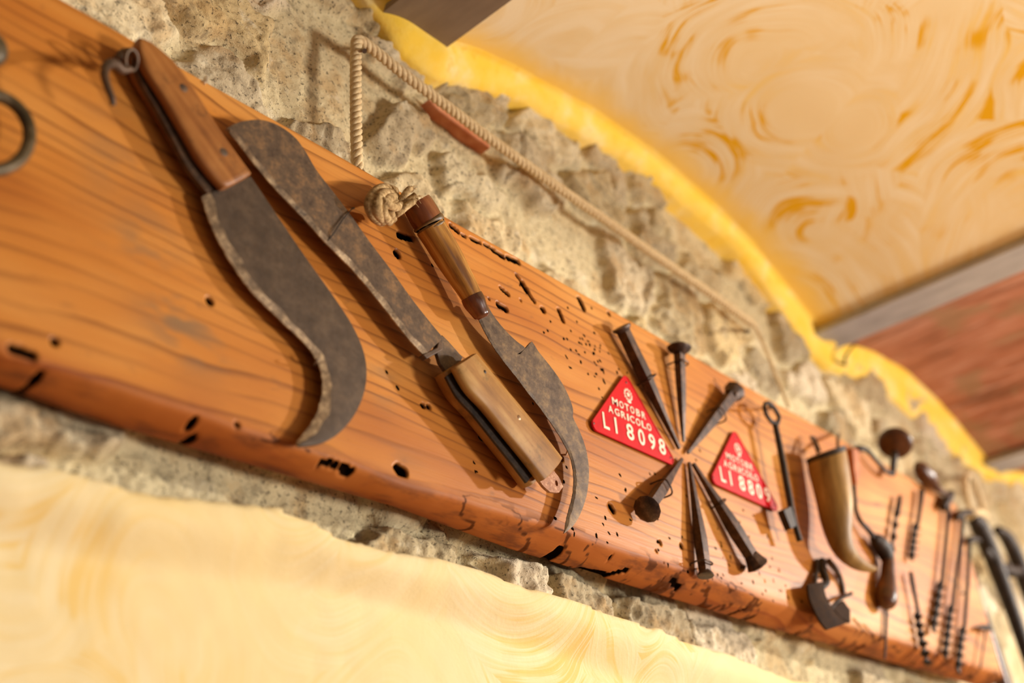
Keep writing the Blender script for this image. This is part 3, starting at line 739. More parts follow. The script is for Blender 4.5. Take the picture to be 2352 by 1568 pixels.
# cord knot
t = NT('old hemp cord', .9); t.col(t.ramp(t.noise(t.co, 160, 4, .65), [(.34, (120, 92, 54)), (.52, (176, 144, 96)), (.7, (212, 186, 140))])); t.bump(t.noise(t.co, 420, 3, .7), .8, .0012); CORD = t.m
mb = MB()
def cordp(pts, r=8, y=.684): mb.add(tube_px([(p[0], p[1], p[3] if len(p) > 3 else r, p[2]) for p in pts], y, 1, 6, n=10))
cordp([(905, 440, .004), (880, 433, -.006), (858, 446, -.014), (848, 470, -.016), (858, 496, -.012), (876, 508, -.002)], 13)
cordp([(900, 446, -.004), (878, 446, -.016), (866, 466, -.022), (868, 490, -.018), (880, 506, -.006)], 13)
cordp([(908, 452, -.004), (890, 458, -.018), (880, 478, -.022), (884, 498, -.014), (894, 508, -.002)], 12)
cordp([(915, 462, .0), (902, 472, -.014), (896, 488, -.014), (902, 502, -.002)], 11)
cordp([(860, 452, .0), (880, 462, -.024), (905, 476, -.020), (922, 470, -.010), (944, 458, -.014), (956, 450, -.018)], 10)
cordp([(893, 500, .002), (914, 490, -.012), (934, 474, -.016), (950, 462, -.020)], 8)
cordp([(918, 462, -.010), (930, 446, -.016), (938, 436, -.018), (944, 434, -.016)], 8)
for k in range(16):
    a = random.uniform(-1.2, 1.0); l_ = random.uniform(8, 22); x0, y0 = random.choice(((953, 452), (946, 462), (942, 436)))
    mb.add(tube_px([(x0-4, y0, 1.1, -.016), (x0+l_*.5*math.cos(a), y0+l_*.5*math.sin(a)-2, 1.0, -.020), (x0+l_*math.cos(a), y0+l_*math.sin(a), .6, -.018)], .684, 1, 3, n=5))
mb.build('cord_knot', CORD, b3)['label'] = 'knotted frayed hemp cord'
nl = MB().add(tube_px([(1300, 1046, 2.0, .014), (1302, 1040, 2.2, .0), (1306, 1028, 2.2, -.006), (1310, 1020, 2.2, -.006), (1308, 1014, 1.8, -.004)], .692, 1, 6, n=8))
tag(nl.build('nail', WIRE), 'shiny bent pin holding the pruning hook\'s curved tip', 'nail')

# ------------------------------------------------------------------ star of six hand-forged nails
def forged_nail(name, head, tip, rh, label, y=.6915, hk='flat', loop=None, wmul=1.0):
    r = thing(name, at((head[0]+tip[0])/2, (head[1]+tip[1])/2, .70), label, 'nail', 'star of hand-forged nails')
    hx, hy = head; tx, ty = tip
    hk_r = {'flat': 1.35, 'mushroom': 2.1, 'square': 1.5}[hk]; y0 = .6988-hk_r*1.22*rh*pxm(at(hx, hy))*wmul
    n = 14; path = []; ra = []
    for i in range(n):
        q = i/(n-1); p = at(hx+(tx-hx)*q, hy+(ty-hy)*q, y0+(.6955-y0)*q); path.append(p)
        w = rh*1.22*pxm(p)*wmul*(1.0 if q < .35 else 1-(q-.35)/.65*.72); ra.append(w*(1+.06*math.sin(q*9+hx)))
    obj('shank', *sweep(path, ra, [x*.95 for x in ra], n=4, phase=math.pi/4), NAILM, r, 25)
    ax = (path[1]-path[0]).normalized(); R0 = ra[0]
    if hk == 'flat':
        pp = [path[0]-ax*.004, path[0]-ax*.0035, path[0]-ax*.001, path[0]+ax*.003]; rr = [R0*1.05, R0*1.35, R0*1.3, R0*.85]
    elif hk == 'mushroom':
        pp = [path[0]-ax*.005, path[0]-ax*.004, path[0]-ax*.001, path[0]+ax*.002, path[0]+ax*.009]; rr = [R0*.8, R0*1.6, R0*2.1, R0*1.9, R0*.8]
    else:
        pp = [path[0]-ax*.004, path[0]-ax*.002, path[0]+ax*.004, path[0]+ax*.014]; rr = [R0*1.2, R0*1.6, R0*1.3, R0*.95]
    obj('head', *sweep(pp, rr, [x*.95 for x in rr], n=12 if hk != 'square' else 8), NAILM, r)
    if loop:
        q, side = loop
        c = path[0].lerp(path[-1], q); rad = np.interp(q, np.linspace(0, 1, n), ra)*.85; sd = ax.cross(Vector((0, 1, 0)))*side
        dn = max(.7005-c.y, .002)
        wr = [c-sd*rad*1.15+Vector((0, dn, 0)), c-sd*rad*1.2, c-sd*rad*1.0+Vector((0, -rad*1.1, 0)), c+Vector((0, -rad*1.35, 0)), c+sd*rad*1.1+Vector((0, -rad*1.2, 0)), c+sd*rad*1.7+Vector((0, -rad*.7, 0)), c+sd*rad*1.8+Vector((0, dn*.3, 0)), c+sd*rad*1.6+Vector((0, dn, 0))]
        wr = [Vector(v) for v in spline([tuple(v) for v in wr], 5)]
        obj('wire_loop', *sweep(wr, .0011, n=8), NAILM, r)
    return r
forged_nail('forged_nail', (1430, 757), (1560, 1030), 15, 'longest upper forged nail with a flat round head, leaning over the first red plate', loop=(.42, 1))
forged_nail('forged_nail.001', (1560, 800), (1570, 1014), 11, 'upright forged nail with a wide mushroom head near the plank\'s top edge', hk='mushroom', loop=(.16, 1))
forged_nail('forged_nail.002', (1686, 900), (1580, 1040), 13, 'thick forged nail with square head, pointing down between the two red plates', hk='square', loop=(.38, 1))
forged_nail('forged_nail.003', (1487, 1168), (1566, 1054), 14, 'short forged nail with broad disc head, below the first red plate', hk='mushroom', loop=(.42, -1), wmul=1.0)
forged_nail('forged_nail.004', (1620, 1316), (1583, 1062), 13, 'lower forged nail with a knobbly wired head by the plank\'s bottom edge', hk='flat', loop=(.08, 1))
forged_nail('forged_nail.005', (1738, 1296), (1592, 1064), 14, 'thick lower forged nail leaning under the second red plate', hk='square', loop=(.60, -1), wmul=1.1)

# ------------------------------------------------------------------ red enamel plates
t = NT('red enamel', .32, 0, .25); t.col(t.ramp(t.noise(t.co, 50, 4), [(.3, (186, 4, 20)), (.7, (206, 8, 26))])); RED = t.m
t = NT('white enamel', .4, 0, .5); t.col(t.ramp(t.noise(t.co, 120, 4), [(.3, (240, 206, 176)), (.7, (250, 226, 200))])); WHITE = t.m
def text_mesh(s, size, xs_, depth_=.0006, off=.0):
    cu = bpy.data.curves.new('lettering', 'FONT'); cu.body = s; cu.size = size; cu.extrude = depth_; cu.offset = off
    cu.align_x = 'CENTER'; cu.align_y = 'BOTTOM_BASELINE'
    o = bpy.data.objects.new('tmp_lettering', cu); COL.objects.link(o)
    bpy.context.view_layer.update()
    me = bpy.data.meshes.new_from_object(o.evaluated_get(bpy.context.evaluated_depsgraph_get()))
    bpy.data.objects.remove(o); bpy.data.curves.remove(cu)
    V = [v.co.copy() for v in me.vertices]; Fs = [tuple(p.vertices) for p in me.polygons]; bpy.data.meshes.remove(me)
    x0 = min(v.x for v in V); x1 = max(v.x for v in V); y1 = max(v.y for v in V)
    return V, Fs, x0, x1, y1
def fit_text(mb, s, x0, x1, z0, z1, org, y, off=.0):
    V, Fs, a, b, h = text_mesh(s, 1.0, None, .02, off)
    y0 = min(v.y for v in V)
    W = [Vector((org.x+x0+(v.x-a)/(b-a)*(x1-x0), y-v.z*.03, org.z+z0+(v.y-y0)/(h-y0)*(z1-z0))) for v in V]
    mb.add((W, Fs))
def plate(name, ref, label, chars):
    org = at(ref[0], ref[1], .70); yf = .6958
    r = thing(name, org+Vector((.078, -.002, .03)), label, 'plate', 'red triangular plates')
    tri = [(-.0085, -.0085), (.1665, -.0085), (.079, .0905)]
    pts = []
    for i in range(3):                                    # rounded corners
        A = Vector(tri[i-1]); B = Vector(tri[i]); Cc = Vector(tri[(i+1) % 3])
        u1 = (A-B).normalized(); u2 = (Cc-B).normalized(); rr = .0075
        half = u1.angle(u2)/2; dd = rr/math.tan(half); cen = B+(u1+u2).normalized()*(rr/math.sin(half))
        s0 = B+u1*dd-cen; s1 = B+u2*dd-cen
        for k in range(9):
            v = s0.lerp(s1, k/8).normalized()*rr if (s0.lerp(s1, k/8)).length > 1e-6 else s0
            w = cen+v; pts.append((org.x+w.x, org.z+w.y))
    slab('panel', pts, yf, .0016, RED, r, .0005, 2)
    # raised rim
    mb = MB()
    ctr = np.array(pts).mean(0)
    path = [Vector((ctr[0]+(p[0]-ctr[0])*.985, yf-.0001, ctr[1]+(p[1]-ctr[1])*.985)) for p in pts]; path.append(path[0])
    obj('rim', *sweep(path, .0008, n=6), RED, r)
    y = yf-.0002
    mb = MB()
    for (ch, a, b) in chars: fit_text(mb, ch, a, b, .000, .0205, org, y, .014)
    mb.build('number', WHITE, r, 30)['label'] = 'white embossed registration number'
    mb = MB()
    for s, a, b, z0, z1 in (('M', .0440, .0545, .0375, .0465), ('O', .0575, .0655, .0375, .0465), ('T', .0680, .0760, .0375, .0465), ('O', .0785, .0865, .0375, .0465), ('B', .0900, .0975, .0375, .0465), ('R', .1010, .1085, .0375, .0465)):
        fit_text(mb, s, a, b, z0, z1, org, y, .012)
    xx = [.0345, .0465, .0585, .0700, .0755, .0870, .0985, .1085]
    for k, s in enumerate('AGRICOLO'):
        w = .003 if s == 'I' else .0088
        fit_text(mb, s, xx[k], xx[k]+w, .0245, .0335, org, y, .012)
    mb.build('wording', WHITE, r, 30)['label'] = 'white embossed wording'
    # round wreathed star emblem
    mb = MB(); ec = Vector((org.x+.0785, y, org.z+.0610))
    for k in range(12):
        a = 2*math.pi*k/12
        mb.add(ball(ec+Vector((math.cos(a)*.0068, 0, math.sin(a)*.0068)), .0016, .9, .4, 1.1, 6))
    star = []
    for k in range(10):
        a = math.pi/2+2*math.pi*k/10; rr = .0044 if k % 2 == 0 else .0019; star.append((ec.x+rr*math.cos(a), ec.z+rr*math.sin(a)))
    n = 10; V = [Vector((p[0], y-.0006, p[1])) for p in star]+[Vector((p[0], y, p[1])) for p in star]
    mb.add((V, [tuple(range(n))]+[(i, n+i, n+(i+1) % n, (i+1) % n) for i in range(n)]))
    mb.add(ball(ec+Vector((.0005, 0, -.0092)), .0022, 1.9, .4, .7, 6))
    mb.build('emblem', WHITE, r, 30)['label'] = 'small white round wreath emblem'
    for (a, b) in ((.004, .0005), (.0785, .0775), (.1515, .0005)):
        V, Fs = disc(Vector((org.x+a, yf+.0002, org.z+b)), .0017, .0009, 10); obj('pin', V, Fs, NAILM, r)
    return r
plate('number_plate', (1352, 973), 'red triangular plate reading LI 8098, on the side of the nail star towards the billhooks', [('L', .0215, .0325), ('I', .0435, .0470), ('8', .0655, .0790), ('0', .0880, .1005), ('9', .1090, .1215), ('8', .1290, .1420)])
plate('number_plate.001', (1628, 1097), 'red triangular plate reading LI 8809, beside the iron key', [('L', .0215, .0325), ('I', .0435, .0470), ('8', .0655, .0790), ('8', .0870, .1000), ('0', .1080, .1205), ('9', .1285, .1420)])

# ------------------------------------------------------------------ iron key
kr = thing('iron_key', at(1800, 1085, .70), 'long dark iron key hanging by its oval bow beside the second red plate', 'key')
yk = .676
loop = [(1785, 975), (1770, 966), (1758, 946), (1757, 928), (1768, 926), (1779, 938), (1789, 958), (1785, 975)]
obj('bow', *tube_px([(p[0], p[1], 5.0) for p in loop], yk, 1, 6, n=10), BLACK, kr)
obj('shank', *tube_px([(1779, 968, 6.5), (1790, 1020, 7.5), (1803, 1090, 8), (1816, 1160, 8), (1826, 1205, 7), (1837, 1242, 7.5)], yk, 1, 5, n=12), BLACK, kr)
bit = wx([(1795, 1172), (1813, 1163), (1826, 1208), (1813, 1216)], yk); slab('bit', bit, yk-.003, .010, BLACK, kr, .0008)
kn = MB().add(tube_px([(1772, 938, 3.0, .034), (1770, 936, 3.2, .0), (1768, 932, 3.6, -.010), (1766, 928, 3.6, -.012)], yk-.004, 1, 4, n=8))
tag(kn.build('nail', BLACK), 'dark nail through the bow of the iron key', 'nail')

# ------------------------------------------------------------------ cow horn
hr = thing('cow_horn', at(1920, 1150, .70), 'yellowish hollow cow horn with dark rim hanging point down', 'horn')
yh = .662
axis = dirn((1900, 1050), (1935, 1250), yh)
t = NT('yellowish horn', .5, 0, .35)
dp = t.vmath('DOT_PRODUCT', t.co, tuple(axis))
n1 = t.noise(t.fibre(axis, 6), 60, 4, .6)
rings = t.noise(t.comb(0.0, 0.0, t.math('MULTIPLY', dp, 150)), 1.0, 3, .6)
c = t.ramp(n1, [(.32, (122, 88, 38)), (.52, (164, 124, 64)), (.7, (200, 166, 106))])
c = t.mix(t.math('MULTIPLY', t.math('MULTIPLY', t.step(rings, .5, .62), t.math('SUBTRACT', 1.0, t.step(dp, -.03, .01))), .5), c, (104, 68, 28))
c = t.mix(t.math('MULTIPLY', t.step(dp, .045, .085), .6), c, (110, 78, 30))
t.col(c); t.bump(t.math('ADD', rings, n1), .25, .001); HORN = t.m
hp = [(1898, 1044, 45), (1903, 1075, 46), (1910, 1110, 44.5), (1917, 1150, 42), (1921, 1190, 37.5), (1926, 1226, 31), (1936, 1256, 26), (1954, 1280, 21), (1976, 1296, 15.5), (1998, 1304, 9.5), (2011, 1306, 4), (2014, 1306, 1.5)]
V, Fs = tube_px(hp, yh, 1, 5, n=28, caps=False)
rimd = (at(1930, 1028, yh)-at(1858, 1062, yh)).normalized(); upd = (at(1898, 1044, yh)-at(1903, 1075, yh)).normalized()
def oblique(V, nr, fall):
    for j in range(nr):
        c = sum((V[j*28+k] for k in range(28)), Vector())/28
        for k in range(28):
            v = V[j*28+k]; lat = (v-c).dot(Vector((1, 0, 0))); V[j*28+k] = v+upd*lat*.42*max(0, 1-j*fall)
    return V
V = oblique(V, 9, .11)
mb = MB().add((V, Fs))
mb.F.append(tuple(len(V)-28+k for k in range(28)))
mb.build('horn_body', HORN, hr, 60)
V, Fs = tube_px([(1899, 1050, 46.2), (1896, 1038, 46.0), (1896, 1038, 40), (1900, 1056, 38), (1908, 1100, 30)], yh, 1, 0, n=28, caps=False)
V = oblique(V, 5, 0)
mb = MB().add((V, Fs)); mb.F.append(tuple(4*28+k for k in range(28)))
mb.build('rim', M_rust('dark horn rim', (30, 18, 8), (44, 28, 14), (64, 44, 22), 60, .5, 0), hr)['label'] = 'dark open rim'
mb = MB().add(tube_px([(1878, 1040, 3.5, .012), (1868, 1012, 3.5, .020), (1862, 1004, 3, .024), (1872, 1008, 3, .022), (1884, 1036, 3, .016)], yh, 1, 5, n=8))
mb.add(tube_px([(1925, 1030, 4, .0), (1924, 1010, 4, .012), (1928, 996, 3, .028)], yh, 1, 5, n=8))
mb.build('hanging_wire', RUSTB, hr)
# leather strip beside the horn mouth
ls = wx([(1958, 1028), (1972, 1030), (1978, 1066), (1974, 1102), (1968, 1112), (1962, 1078)], .680)
t = NT('orange-brown leather', .6); t.col(t.ramp(t.noise(t.co, 60, 3), [(.3, (152, 82, 34)), (.7, (186, 110, 56))]))
tag(slab('leather_strip', ls, .680, .012, t.m, None, .002), 'narrow orange-brown leather strip behind the cow horn', 'strip')

# ------------------------------------------------------------------ iron scraper under the horn
sc = thing('iron_scraper', at(1898, 1370, .70), 'curved dark iron scraper blade on a bent square frame, under the cow horn', 'scraper')
ysc = .680
SCRP = M_rust('brown scraper iron', (34, 19, 8), (48, 29, 12), (64, 42, 20), 60, .8, .0, .2, .12)
# wide curved band: two picture outlines lofted with a bend towards the room
Lp = spline([(1856, 1342), (1860, 1372), (1872, 1402), (1886, 1428), (1900, 1446)], 6)
Rp = spline([(1890, 1338), (1892, 1360), (1902, 1384), (1922, 1410), (1946, 1428)], 6)
V = []; Fs = []; nS = len(Lp); nw = 7
for i in range(nS):
    a = at(Lp[i][0], Lp[i][1], ysc); b_ = at(Rp[i][0], Rp[i][1], ysc+.012)
    for k in range(nw):
        q = k/(nw-1); p = a.lerp(b_, q); p.y -= .010*math.sin(math.pi*q); V.append(p)
    for k in range(nw):
        q = k/(nw-1); p = a.lerp(b_, q); p.y += .003-.010*math.sin(math.pi*q); V.append(p)
st = 2*nw
for i in range(nS-1):
    for k in range(nw-1):
        Fs += [(i*st+k, i*st+k+1, (i+1)*st+k+1, (i+1)*st+k), (i*st+nw+k, (i+1)*st+nw+k, (i+1)*st+nw+k+1, i*st+nw+k+1)]
    Fs += [(i*st, (i+1)*st, (i+1)*st+nw, i*st+nw), (i*st+nw-1, i*st+st-1, (i+1)*st+st-1, (i+1)*st+nw-1)]
e_ = (nS-1)*st
for k in range(nw-1): Fs += [(k, nw+k, nw+k+1, k+1), (e_+k, e_+k+1, e_+nw+k+1, e_+nw+k)]
obj('blade', V, Fs, SCRP, sc)
lug = wx([(1906, 1398), (1930, 1380), (1946, 1402), (1946, 1432), (1924, 1420)], ysc+.008); slab('lug', lug, ysc+.003, .005, SCRP, sc, .001)
obj('arm', *tube_px([(1908, 1398, 4.5, .002), (1928, 1376, 4.5, .006), (1956, 1362, 4, .014)], ysc, 1, 4, n=8), BLACK, sc)
obj('arm', *tube_px([(1888, 1288, 10, .014), (1890, 1310, 10, .010), (1898, 1336, 9, .004), (1886, 1350, 7, .0)], ysc, 1, 4, n=8), BLACK, sc)
obj('arm', *tube_px([(1903, 1288, 8, .010), (1922, 1312, 7, .013), (1934, 1340, 6, .016), (1938, 1362, 5, .017)], ysc, 1, 4, n=8), RUSTB, sc)
obj('arm', *tube_px([(1876, 1286, 5, .016), (1876, 1310, 5, .014), (1872, 1340, 5, .010), (1880, 1344, 5, .004)], ysc, 1, 4, n=8), BLACK, sc)

# ------------------------------------------------------------------ carpenter's brace
bc = thing('carpenters_brace', at(2030, 1260, .70), 'dark carpenter\'s brace with round knob, cranked rod and pear-shaped wooden grip', 'brace')
yb_ = .685
t = NT('dark brown turned wood', .35, 0, .5); t.col(t.ramp(t.noise(t.co, 45, 4), [(.3, (52, 28, 12)), (.55, (84, 48, 22)), (.75, (120, 70, 34))])); DWOOD = t.m
# knob turned about the brace's own axis, which leans out from the wall
kc = at(2056, 1018, yb_-.012); kax = (at(2051, 1086, yb_)-kc).normalized(); tl = (Vector((0, 0, EYE))-kc).normalized(); kd = (tl*.85+kax*.52).normalized()
mb = MB(); R_ = 39*pxm(kc)
prof = [(-.55, .05), (-.52, .45), (-.42, .78), (-.22, .97), (-.02, 1.0), (.14, .93), (.24, .7), (.30, .36), (.36, .26)]
mb.add(sweep([kc+kd*(q*R_*.75) for q, _ in prof], [r*R_ for _, r in prof], n=26))
mb.build('knob', DWOOD, bc, 50)
obj('stem', *tube_px([(2056, 1034, 10, -.006), (2053, 1056, 8.5, -.003), (2051, 1074, 7.5), (2050, 1088, 7.5)], yb_, 1, 4, n=10), BLACK, bc)
obj('crank', *tube_px([(2050, 1088, 6), (2038, 1084, 5), (2020, 1066, 5), (2000, 1042, 5), (1988, 1031, 6), (1974, 1030, 8), (1965, 1034, 7, .006), (1960, 1060, 5, .010), (1962, 1120, 5, .010), (1966, 1170, 5, .010), (1976, 1196, 5.5, .004), (1992, 1214, 6, .002), (2006, 1232, 7), (2014, 1246, 8)], yb_, 1, 6, n=10), BLACK, bc)
obj('collar', *tube_px([(2008, 1236, 12), (2018, 1246, 19), (2030, 1262, 20), (2036, 1276, 18), (2040, 1286, 15)], yb_, 1, 5, n=16), BLACK, bc)
obj('grip', *tube_px([(2040, 1282, 14), (2040, 1296, 15.5), (2039, 1320, 17), (2037, 1350, 22), (2036, 1372, 24.5), (2036, 1386, 21), (2036, 1396, 8)], yb_, 1, 5, n=18), DWOOD, bc)
obj('bit', *tube_px([(2036, 1392, 4), (2036, 1420, 3.6), (2034, 1470, 3.2), (2032, 1508, 2.6), (2032, 1514, 1)], yb_+.011, 1, 4, n=8), BLACK, bc)

# ------------------------------------------------------------------ auger bits
def auger(name, label, shaft, spiral, y=.690, turns=5, rs=4.5, eye=None, handle=None, rw=9, rn=3.5, group='auger bits'):
    a0 = shaft[0]; r = thing(name, at(a0[0], a0[1], .70), label, 'auger', group)
    obj('shaft', *tube_px([(p[0], p[1], p[2] if len(p) > 2 else rs) for p in shaft], y, 1, 4, n=8), BLACK, r)
    P = spline(spiral, 40); P3 = [at(p[0], p[1], y) for p in P]; N = len(P3)
    tw = [2*math.pi*turns*i/(N-1) for i in range(N)]
    ra = [rw*pxm(p)*(1 if i < N*.93 else 1-.5*(i-N*.93)/(N*.07)) for i, p in enumerate(P3)]
    obj('spiral', *sweep(P3, ra, [rn*pxm(p) for p in P3], n=10, twist=tw), BLACK, r, 60)
    if eye: obj('eye', *tube_px(eye, y-.002, 1, 5, n=10), BLACK, r)
    if handle: obj('handle', *tube_px(handle, y-.004, 1, 5, n=14), DWOOD, r)
    return r
auger('auger_bit', 'short plain auger bit, upper left of the bits beside the brace', [(2067, 1140, 5), (2064, 1160, 6.5), (2060, 1180, 6)], [(2062, 1172), (2055, 1220), (2048, 1272)], turns=1.86, rw=8, rn=2.4)
auger('auger_bit.001', 'short auger bit with its twist below a bare shank, upper right of the short bits', [(2117, 1126, 7), (2115, 1150, 6), (2111, 1180, 5), (2106, 1212, 5)], [(2106, 1208), (2101, 1246), (2096, 1284)], turns=2.48, rw=10.5, rn=2.4)
auger('auger_bit.002', 'lower auger bit with coarse twist, below the two short bits', [(2092, 1314, 5), (2096, 1340, 6), (2104, 1380, 4.5), (2110, 1412, 5)], [(2109, 1408), (2119, 1464), (2132, 1526)], turns=2.79, rw=12, rn=2.4)
auger('long_auger', 'long auger with a club-ended handle lying along the plank\'s top edge', [(2178, 1146, 6), (2176, 1200, 5), (2170, 1270, 5), (2163, 1345, 5)], [(2163, 1342), (2155, 1395), (2146, 1450)], turns=2.6, rw=12, rn=3.0,
      eye=[(2166, 1166, 9), (2173, 1152, 11), (2181, 1138, 11), (2185, 1132, 8)], handle=[(2106, 1066, 8), (2114, 1076, 17), (2128, 1094, 21), (2140, 1108, 16), (2152, 1120, 9), (2166, 1131, 6), (2176, 1138, 5)], group='long augers')
auger('long_auger.001', 'long auger with a small dark tee head, between the clubbed one and the last', [(2212, 1184, 5.5), (2206, 1240, 5), (2196, 1320, 5), (2187, 1400, 5)], [(2187, 1396), (2180, 1452), (2173, 1512)], turns=3.0, rw=11, rn=2.6999999999999997,
      eye=[(2197, 1190, 7), (2206, 1182, 9), (2218, 1176, 8), (2232, 1178, 6)], group='long augers')
auger('long_auger.002', 'lowest long auger, last in the row, nearest the plank\'s far end', [(2224, 1240, 7), (2225, 1256, 5.5), (2222, 1340, 5), (2214, 1450, 5)], [(2214, 1446), (2208, 1490), (2202, 1544)], turns=2.6, rw=11, rn=2.6999999999999997,
      eye=[(2221, 1248, 7, .006), (2228, 1240, 8), (2240, 1238, 7), (2250, 1242, 5)], group='long augers')
gm = thing('gimlet', at(2262, 1470, .70), 'thin small gimlet with a tee grip beside the lowest long auger', 'gimlet')
obj('shank', *tube_px([(2264, 1444, 3.2), (2261, 1470, 2.6), (2256, 1505, 2.2), (2252, 1532, 3.0)], .690, 1, 4, n=8), RUSTB, gm)
obj('grip', *tube_px([(2246, 1442, 3), (2256, 1440, 6), (2266, 1441, 8), (2274, 1444, 5)], .689, 1, 4, n=10), BLACK, gm)

# ------------------------------------------------------------------ wooden shaft and tongs beyond the plank's end
hs = thing('hoe_handle', at(2280, 1470, .748), 'dark wooden tool handle standing against the plank\'s far end', 'handle')
obj('shaft', *tube_px([(2236, 1320, 9), (2240, 1360, 12), (2250, 1400, 13), (2262, 1436, 14), (2280, 1500, 15), (2302, 1570, 16), (2340, 1690, 17)], .748, 1, 5, n=12), DWOOD, hs)
obj('ferrule', *tube_px([(2255, 1410, 15), (2262, 1434, 16), (2268, 1452, 15.6)], .747, 1, 3, n=12), BLACK, hs)
wl = wx([(2268, 1436), (2276, 1432), (2304, 1500), (2336, 1600), (2322, 1600), (2296, 1520)], .757)
t = NT('pale grey steel', .35, .5); t.col(t.ramp(t.noise(t.co, 40, 3), [(.3, (140, 142, 140)), (.7, (172, 174, 170))]))
tag(slab('saw_blade', wl, .757, .003, t.m), 'pale grey steel blade edge behind the dark wooden handle', 'blade')
tn = thing('iron_tongs', at(2300, 1300, .74), 'heavy black iron tongs hung on the stones past the plank', 'tongs')
obj('arm', *tube_px([(2234, 1188, 15), (2248, 1206, 21), (2264, 1240, 21), (2286, 1296, 20), (2312, 1366, 18), (2340, 1446, 16), (2380, 1570, 14)], .722, 1, 5, n=12), BLACK, tn)
obj('arm', *tube_px([(2290, 1216, 10), (2310, 1232, 16), (2328, 1264, 18), (2344, 1306, 18), (2364, 1364, 18), (2400, 1460, 17)], .728, 1, 5, n=12), BLACK, tn)
obj('pivot', *tube_px([(2262, 1262, 10), (2290, 1296, 13), (2316, 1312, 15), (2340, 1312, 12)], .722, 1, 4, n=10), BLACK, tn)
V, Fs = disc(at(2316, 1296, .708), .006, .004); obj('rivet', V, Fs, RUST, tn)
t = NT('pale twisted rope', .9); t.col(t.ramp(t.noise(t.co, 200, 3, .6), [(.34, (198, 168, 122)), (.66, (222, 198, 154))])); t.bump(t.noise(t.co, 500, 3, .7), .5, .0008); ROPE = t.m
mb = MB().add(tube_px([(2238, 1192, 7, .004), (2226, 1160, 7), (2218, 1116, 8), (2222, 1092, 8), (2232, 1096, 7), (2246, 1130, 7), (2258, 1170, 7), (2262, 1194, 6, .004)], .722, 1, 6, n=10))
mb.add(tube_px([(2226, 1186, 8, .006), (2236, 1178, 8, -.012), (2250, 1176, 8, -.014), (2264, 1186, 8, .004)], .716, 1, 5, n=10))
tag(mb.build('rope_loop', ROPE), 'pale rope loop holding up the black iron tongs', 'rope loop')
nl = MB().add(tube_px([(2224, 1098, 5, .05), (2226, 1100, 5, .0), (2227, 1100, 7, -.006)], .722, 1, 3, n=8)); tag(nl.build('nail', BLACK), 'dark nail carrying the rope loop of the tongs', 'nail')

# ------------------------------------------------------------------ iron ring at the left edge
rg = thing('iron_ring', at(-30, 250, .70), 'thick rusty iron ring below a round iron boss, cut by the photo\'s left side', 'ring')
pts = []
for k in range(41):
    a = 2*math.pi*k/40; pts.append((-28+96*math.cos(a), 304+88*math.sin(a)+6*math.cos(a), 15 if math.cos(a) > -.4 else 13, -.004*math.sin(a)))
RINGM = M_rust('mossy grey-brown iron', (52, 44, 28), (84, 70, 46), (132, 112, 88), 40, .45, .3, .2)
obj('ring', *tube_px(pts, .678, 1, 2, n=16), RINGM, rg)
mb = MB().add(ball(at(-22, 112, .676), 50*pxm(at(-22, 112, .676)), .8, .55, .95, 14)); mb.build('boss', RINGM, rg)
obj('staple', *tube_px([(-30, 150, 14), (-34, 190, 13, .012), (-36, 226, 12, .018)], .684, 1, 4, n=12), RINGM, rg)

def pin(parent, px, py, y):
    p = at(px, py, y); obj('mounting_pin', *sweep([p, Vector((p.x, .7002, p.z))], .0013, n=8), NAILM, parent)
pin(bh, 420, 240, .690); pin(sc, 1896, 1322, .686); pin(bc, 2036, 1330, .690); pin(bpy.data.objects['long_auger.002'], 2220, 1360, .690)
# ------------------------------------------------------------------ hanging rope
def rope():
    yr = .7385
    pts = [at(822, 388, .744), at(820, 362, .7405), at(818, 300, .738), at(817, 200, .736), at(818, 110, .735), at(822, 93, .734), at(836, 98, .734), at(870, 124, .735)]
    seg2 = [(940, 180), (1040, 254), (1130, 322), (1260, 415), (1400, 512), (1520, 597), (1640, 680), (1700, 724), (1728, 743)]
    pts += [at(a, b, .735+.0006*i) for i, (a, b) in enumerate(seg2)]
    pts += [at(1738, 756, .741), at(1758, 800, .743), at(1784, 866, .744), at(1812, 936, .7455)]
    P = resample([tuple(p) for p in spline([tuple(p) for p in pts], 14)], 900)
    d = np.r_[0, np.cumsum(np.linalg.norm(np.diff(P, axis=0), axis=1))]
    T = np.gradient(P, axis=0); T /= np.linalg.norm(T, axis=1)[:, None]
    up = np.array([0, 1.0, 0]); B = up-T*(T @ up)[:, None]; B /= np.linalg.norm(B, axis=1)[:, None]; A = np.cross(B, T)
    L2 = np.linalg.norm(np.array(at(1728, 743, .74))-P, axis=1); iend = int(np.argmin(L2))
    thin = 1-.55*sm(np.arange(900), iend-6, iend+10)
    mb = MB()
    for s in range(3):
        ph = 2*math.pi*s/3+d/.024*2*math.pi
        r0 = .0034*thin
        Q = P+A*(np.cos(ph)*r0)[:, None]+B*(np.sin(ph)*r0)[:, None]
        mb.add(sweep([Vector(q) for q in Q], list(.0035*thin), n=8))
    return tag(mb.build('hanging_rope', ROPE, None, 80), 'pale twisted rope the plank hangs from, slung over two nails in the stones', 'rope')
rope()
nb = MB().add(tube_px([(838, 116, 4, .05), (838, 116, 4, .0), (837, 117, 5, -.012), (837, 117, 6, -.015)], .738, 1, 3, n=10))
tag(nb.build('nail', RUST), 'iron nail in the stones at the rope\'s upper corner', 'nail')
nb = MB().add(tube_px([(1718, 760, 4, .05), (1718, 760, 4, .0), (1717, 761, 5, -.012)], .738, 1, 3, n=10))
tag(nb.build('nail', RUST), 'iron nail in the stones at the rope\'s lower corner', 'nail')
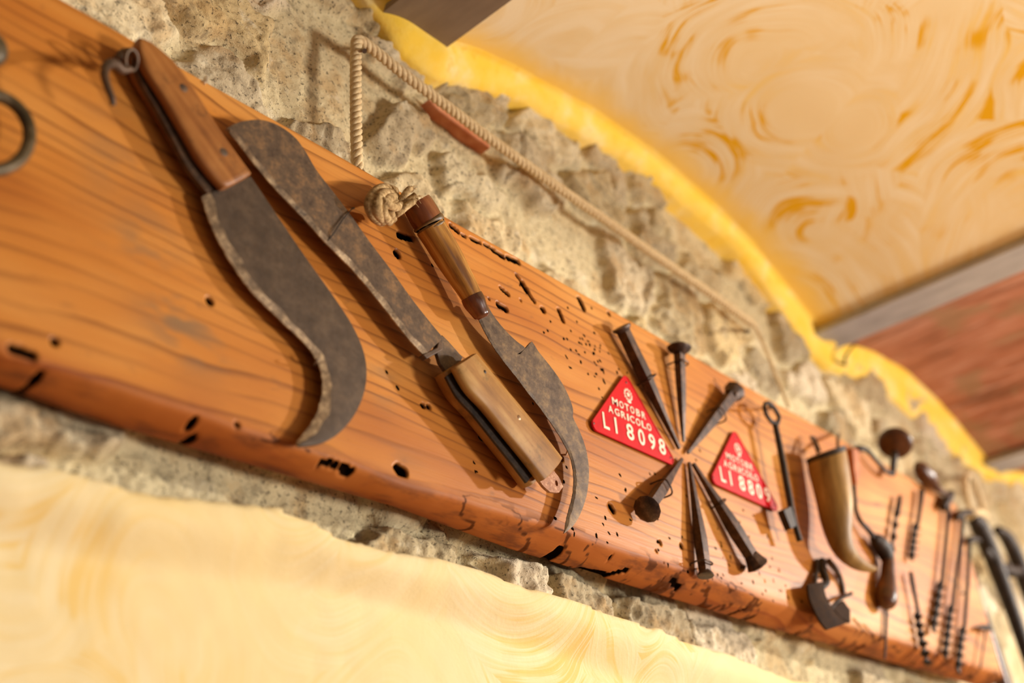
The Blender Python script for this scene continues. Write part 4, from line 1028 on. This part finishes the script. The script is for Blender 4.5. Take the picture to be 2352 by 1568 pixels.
nb = MB().add(tube_px([(474, 178, 5, .03), (472, 182, 5, .006), (470, 188, 6, .0), (466, 192, 5, -.002)], .702, 1, 4, n=8))
tag(nb.build('clip', WIRE), 'small shiny metal clip on the plank\'s top edge above the billhooks', 'clip')
nb = MB().add(tube_px([(1968, 786, 2.2, -.01), (1958, 796, 2.4, -.012), (1948, 808, 2.6, -.012), (1941, 822, 3.0, -.008), (1940, 832, 3.2, .004), (1942, 838, 3.0, .02)], .748, 1, 5, n=8))
tag(nb.build('wire_hook', BLACK), 'thin dark wire hook sticking out of the yellow plaster lip', 'hook')

# ------------------------------------------------------------------ light
def lamp(name, loc, energy, colr, size, kind='POINT', aim=None, angle=None):
    d = bpy.data.lights.new(name, kind); d.energy = energy; d.color = colr
    o = bpy.data.objects.new(name, d); COL.objects.link(o); o.location = (loc[0], loc[1], loc[2]+EYE)
    if kind == 'POINT': d.shadow_soft_size = size
    if kind == 'SPOT': d.shadow_soft_size = size; d.spot_size = math.radians(angle); d.spot_blend = .6
    if kind == 'AREA': d.shape = 'RECTANGLE'; d.size, d.size_y = size
    if aim is not None:
        v = Vector((aim[0], aim[1], aim[2]+EYE))-o.location; o.rotation_euler = v.to_track_quat('-Z', 'Y').to_euler()
    return o
LC = (1.0, .945, .86)
LC = (1.0, .945, .86)
lamp('ceiling_spot_lamp', (3.7, -1.25, 1.02), 400, LC, .06)
lamp('ceiling_spot_lamp.001', (2.95, .22, .86), 3, LC, .05)
lamp('vault_fill', (2.5, -1.9, -.2), 88, LC, (.5, .5), 'AREA', aim=(1.2, -.1, 1.05))  # added area light from low right, no fixture, brightens the vault
lamp('front_fill', (.7, -2.6, -.6), 7, (1.0, .95, .88), (2.2, 1.6), 'AREA', aim=(1.0, .0, 1.1))  # added weak frontal fill behind the lens, not from any window
w = bpy.data.worlds.new('room'); w.use_nodes = True; scene.world = w
w.node_tree.nodes['Background'].inputs[0].default_value = (1.0, .93, .83, 1); w.node_tree.nodes['Background'].inputs[1].default_value = .12
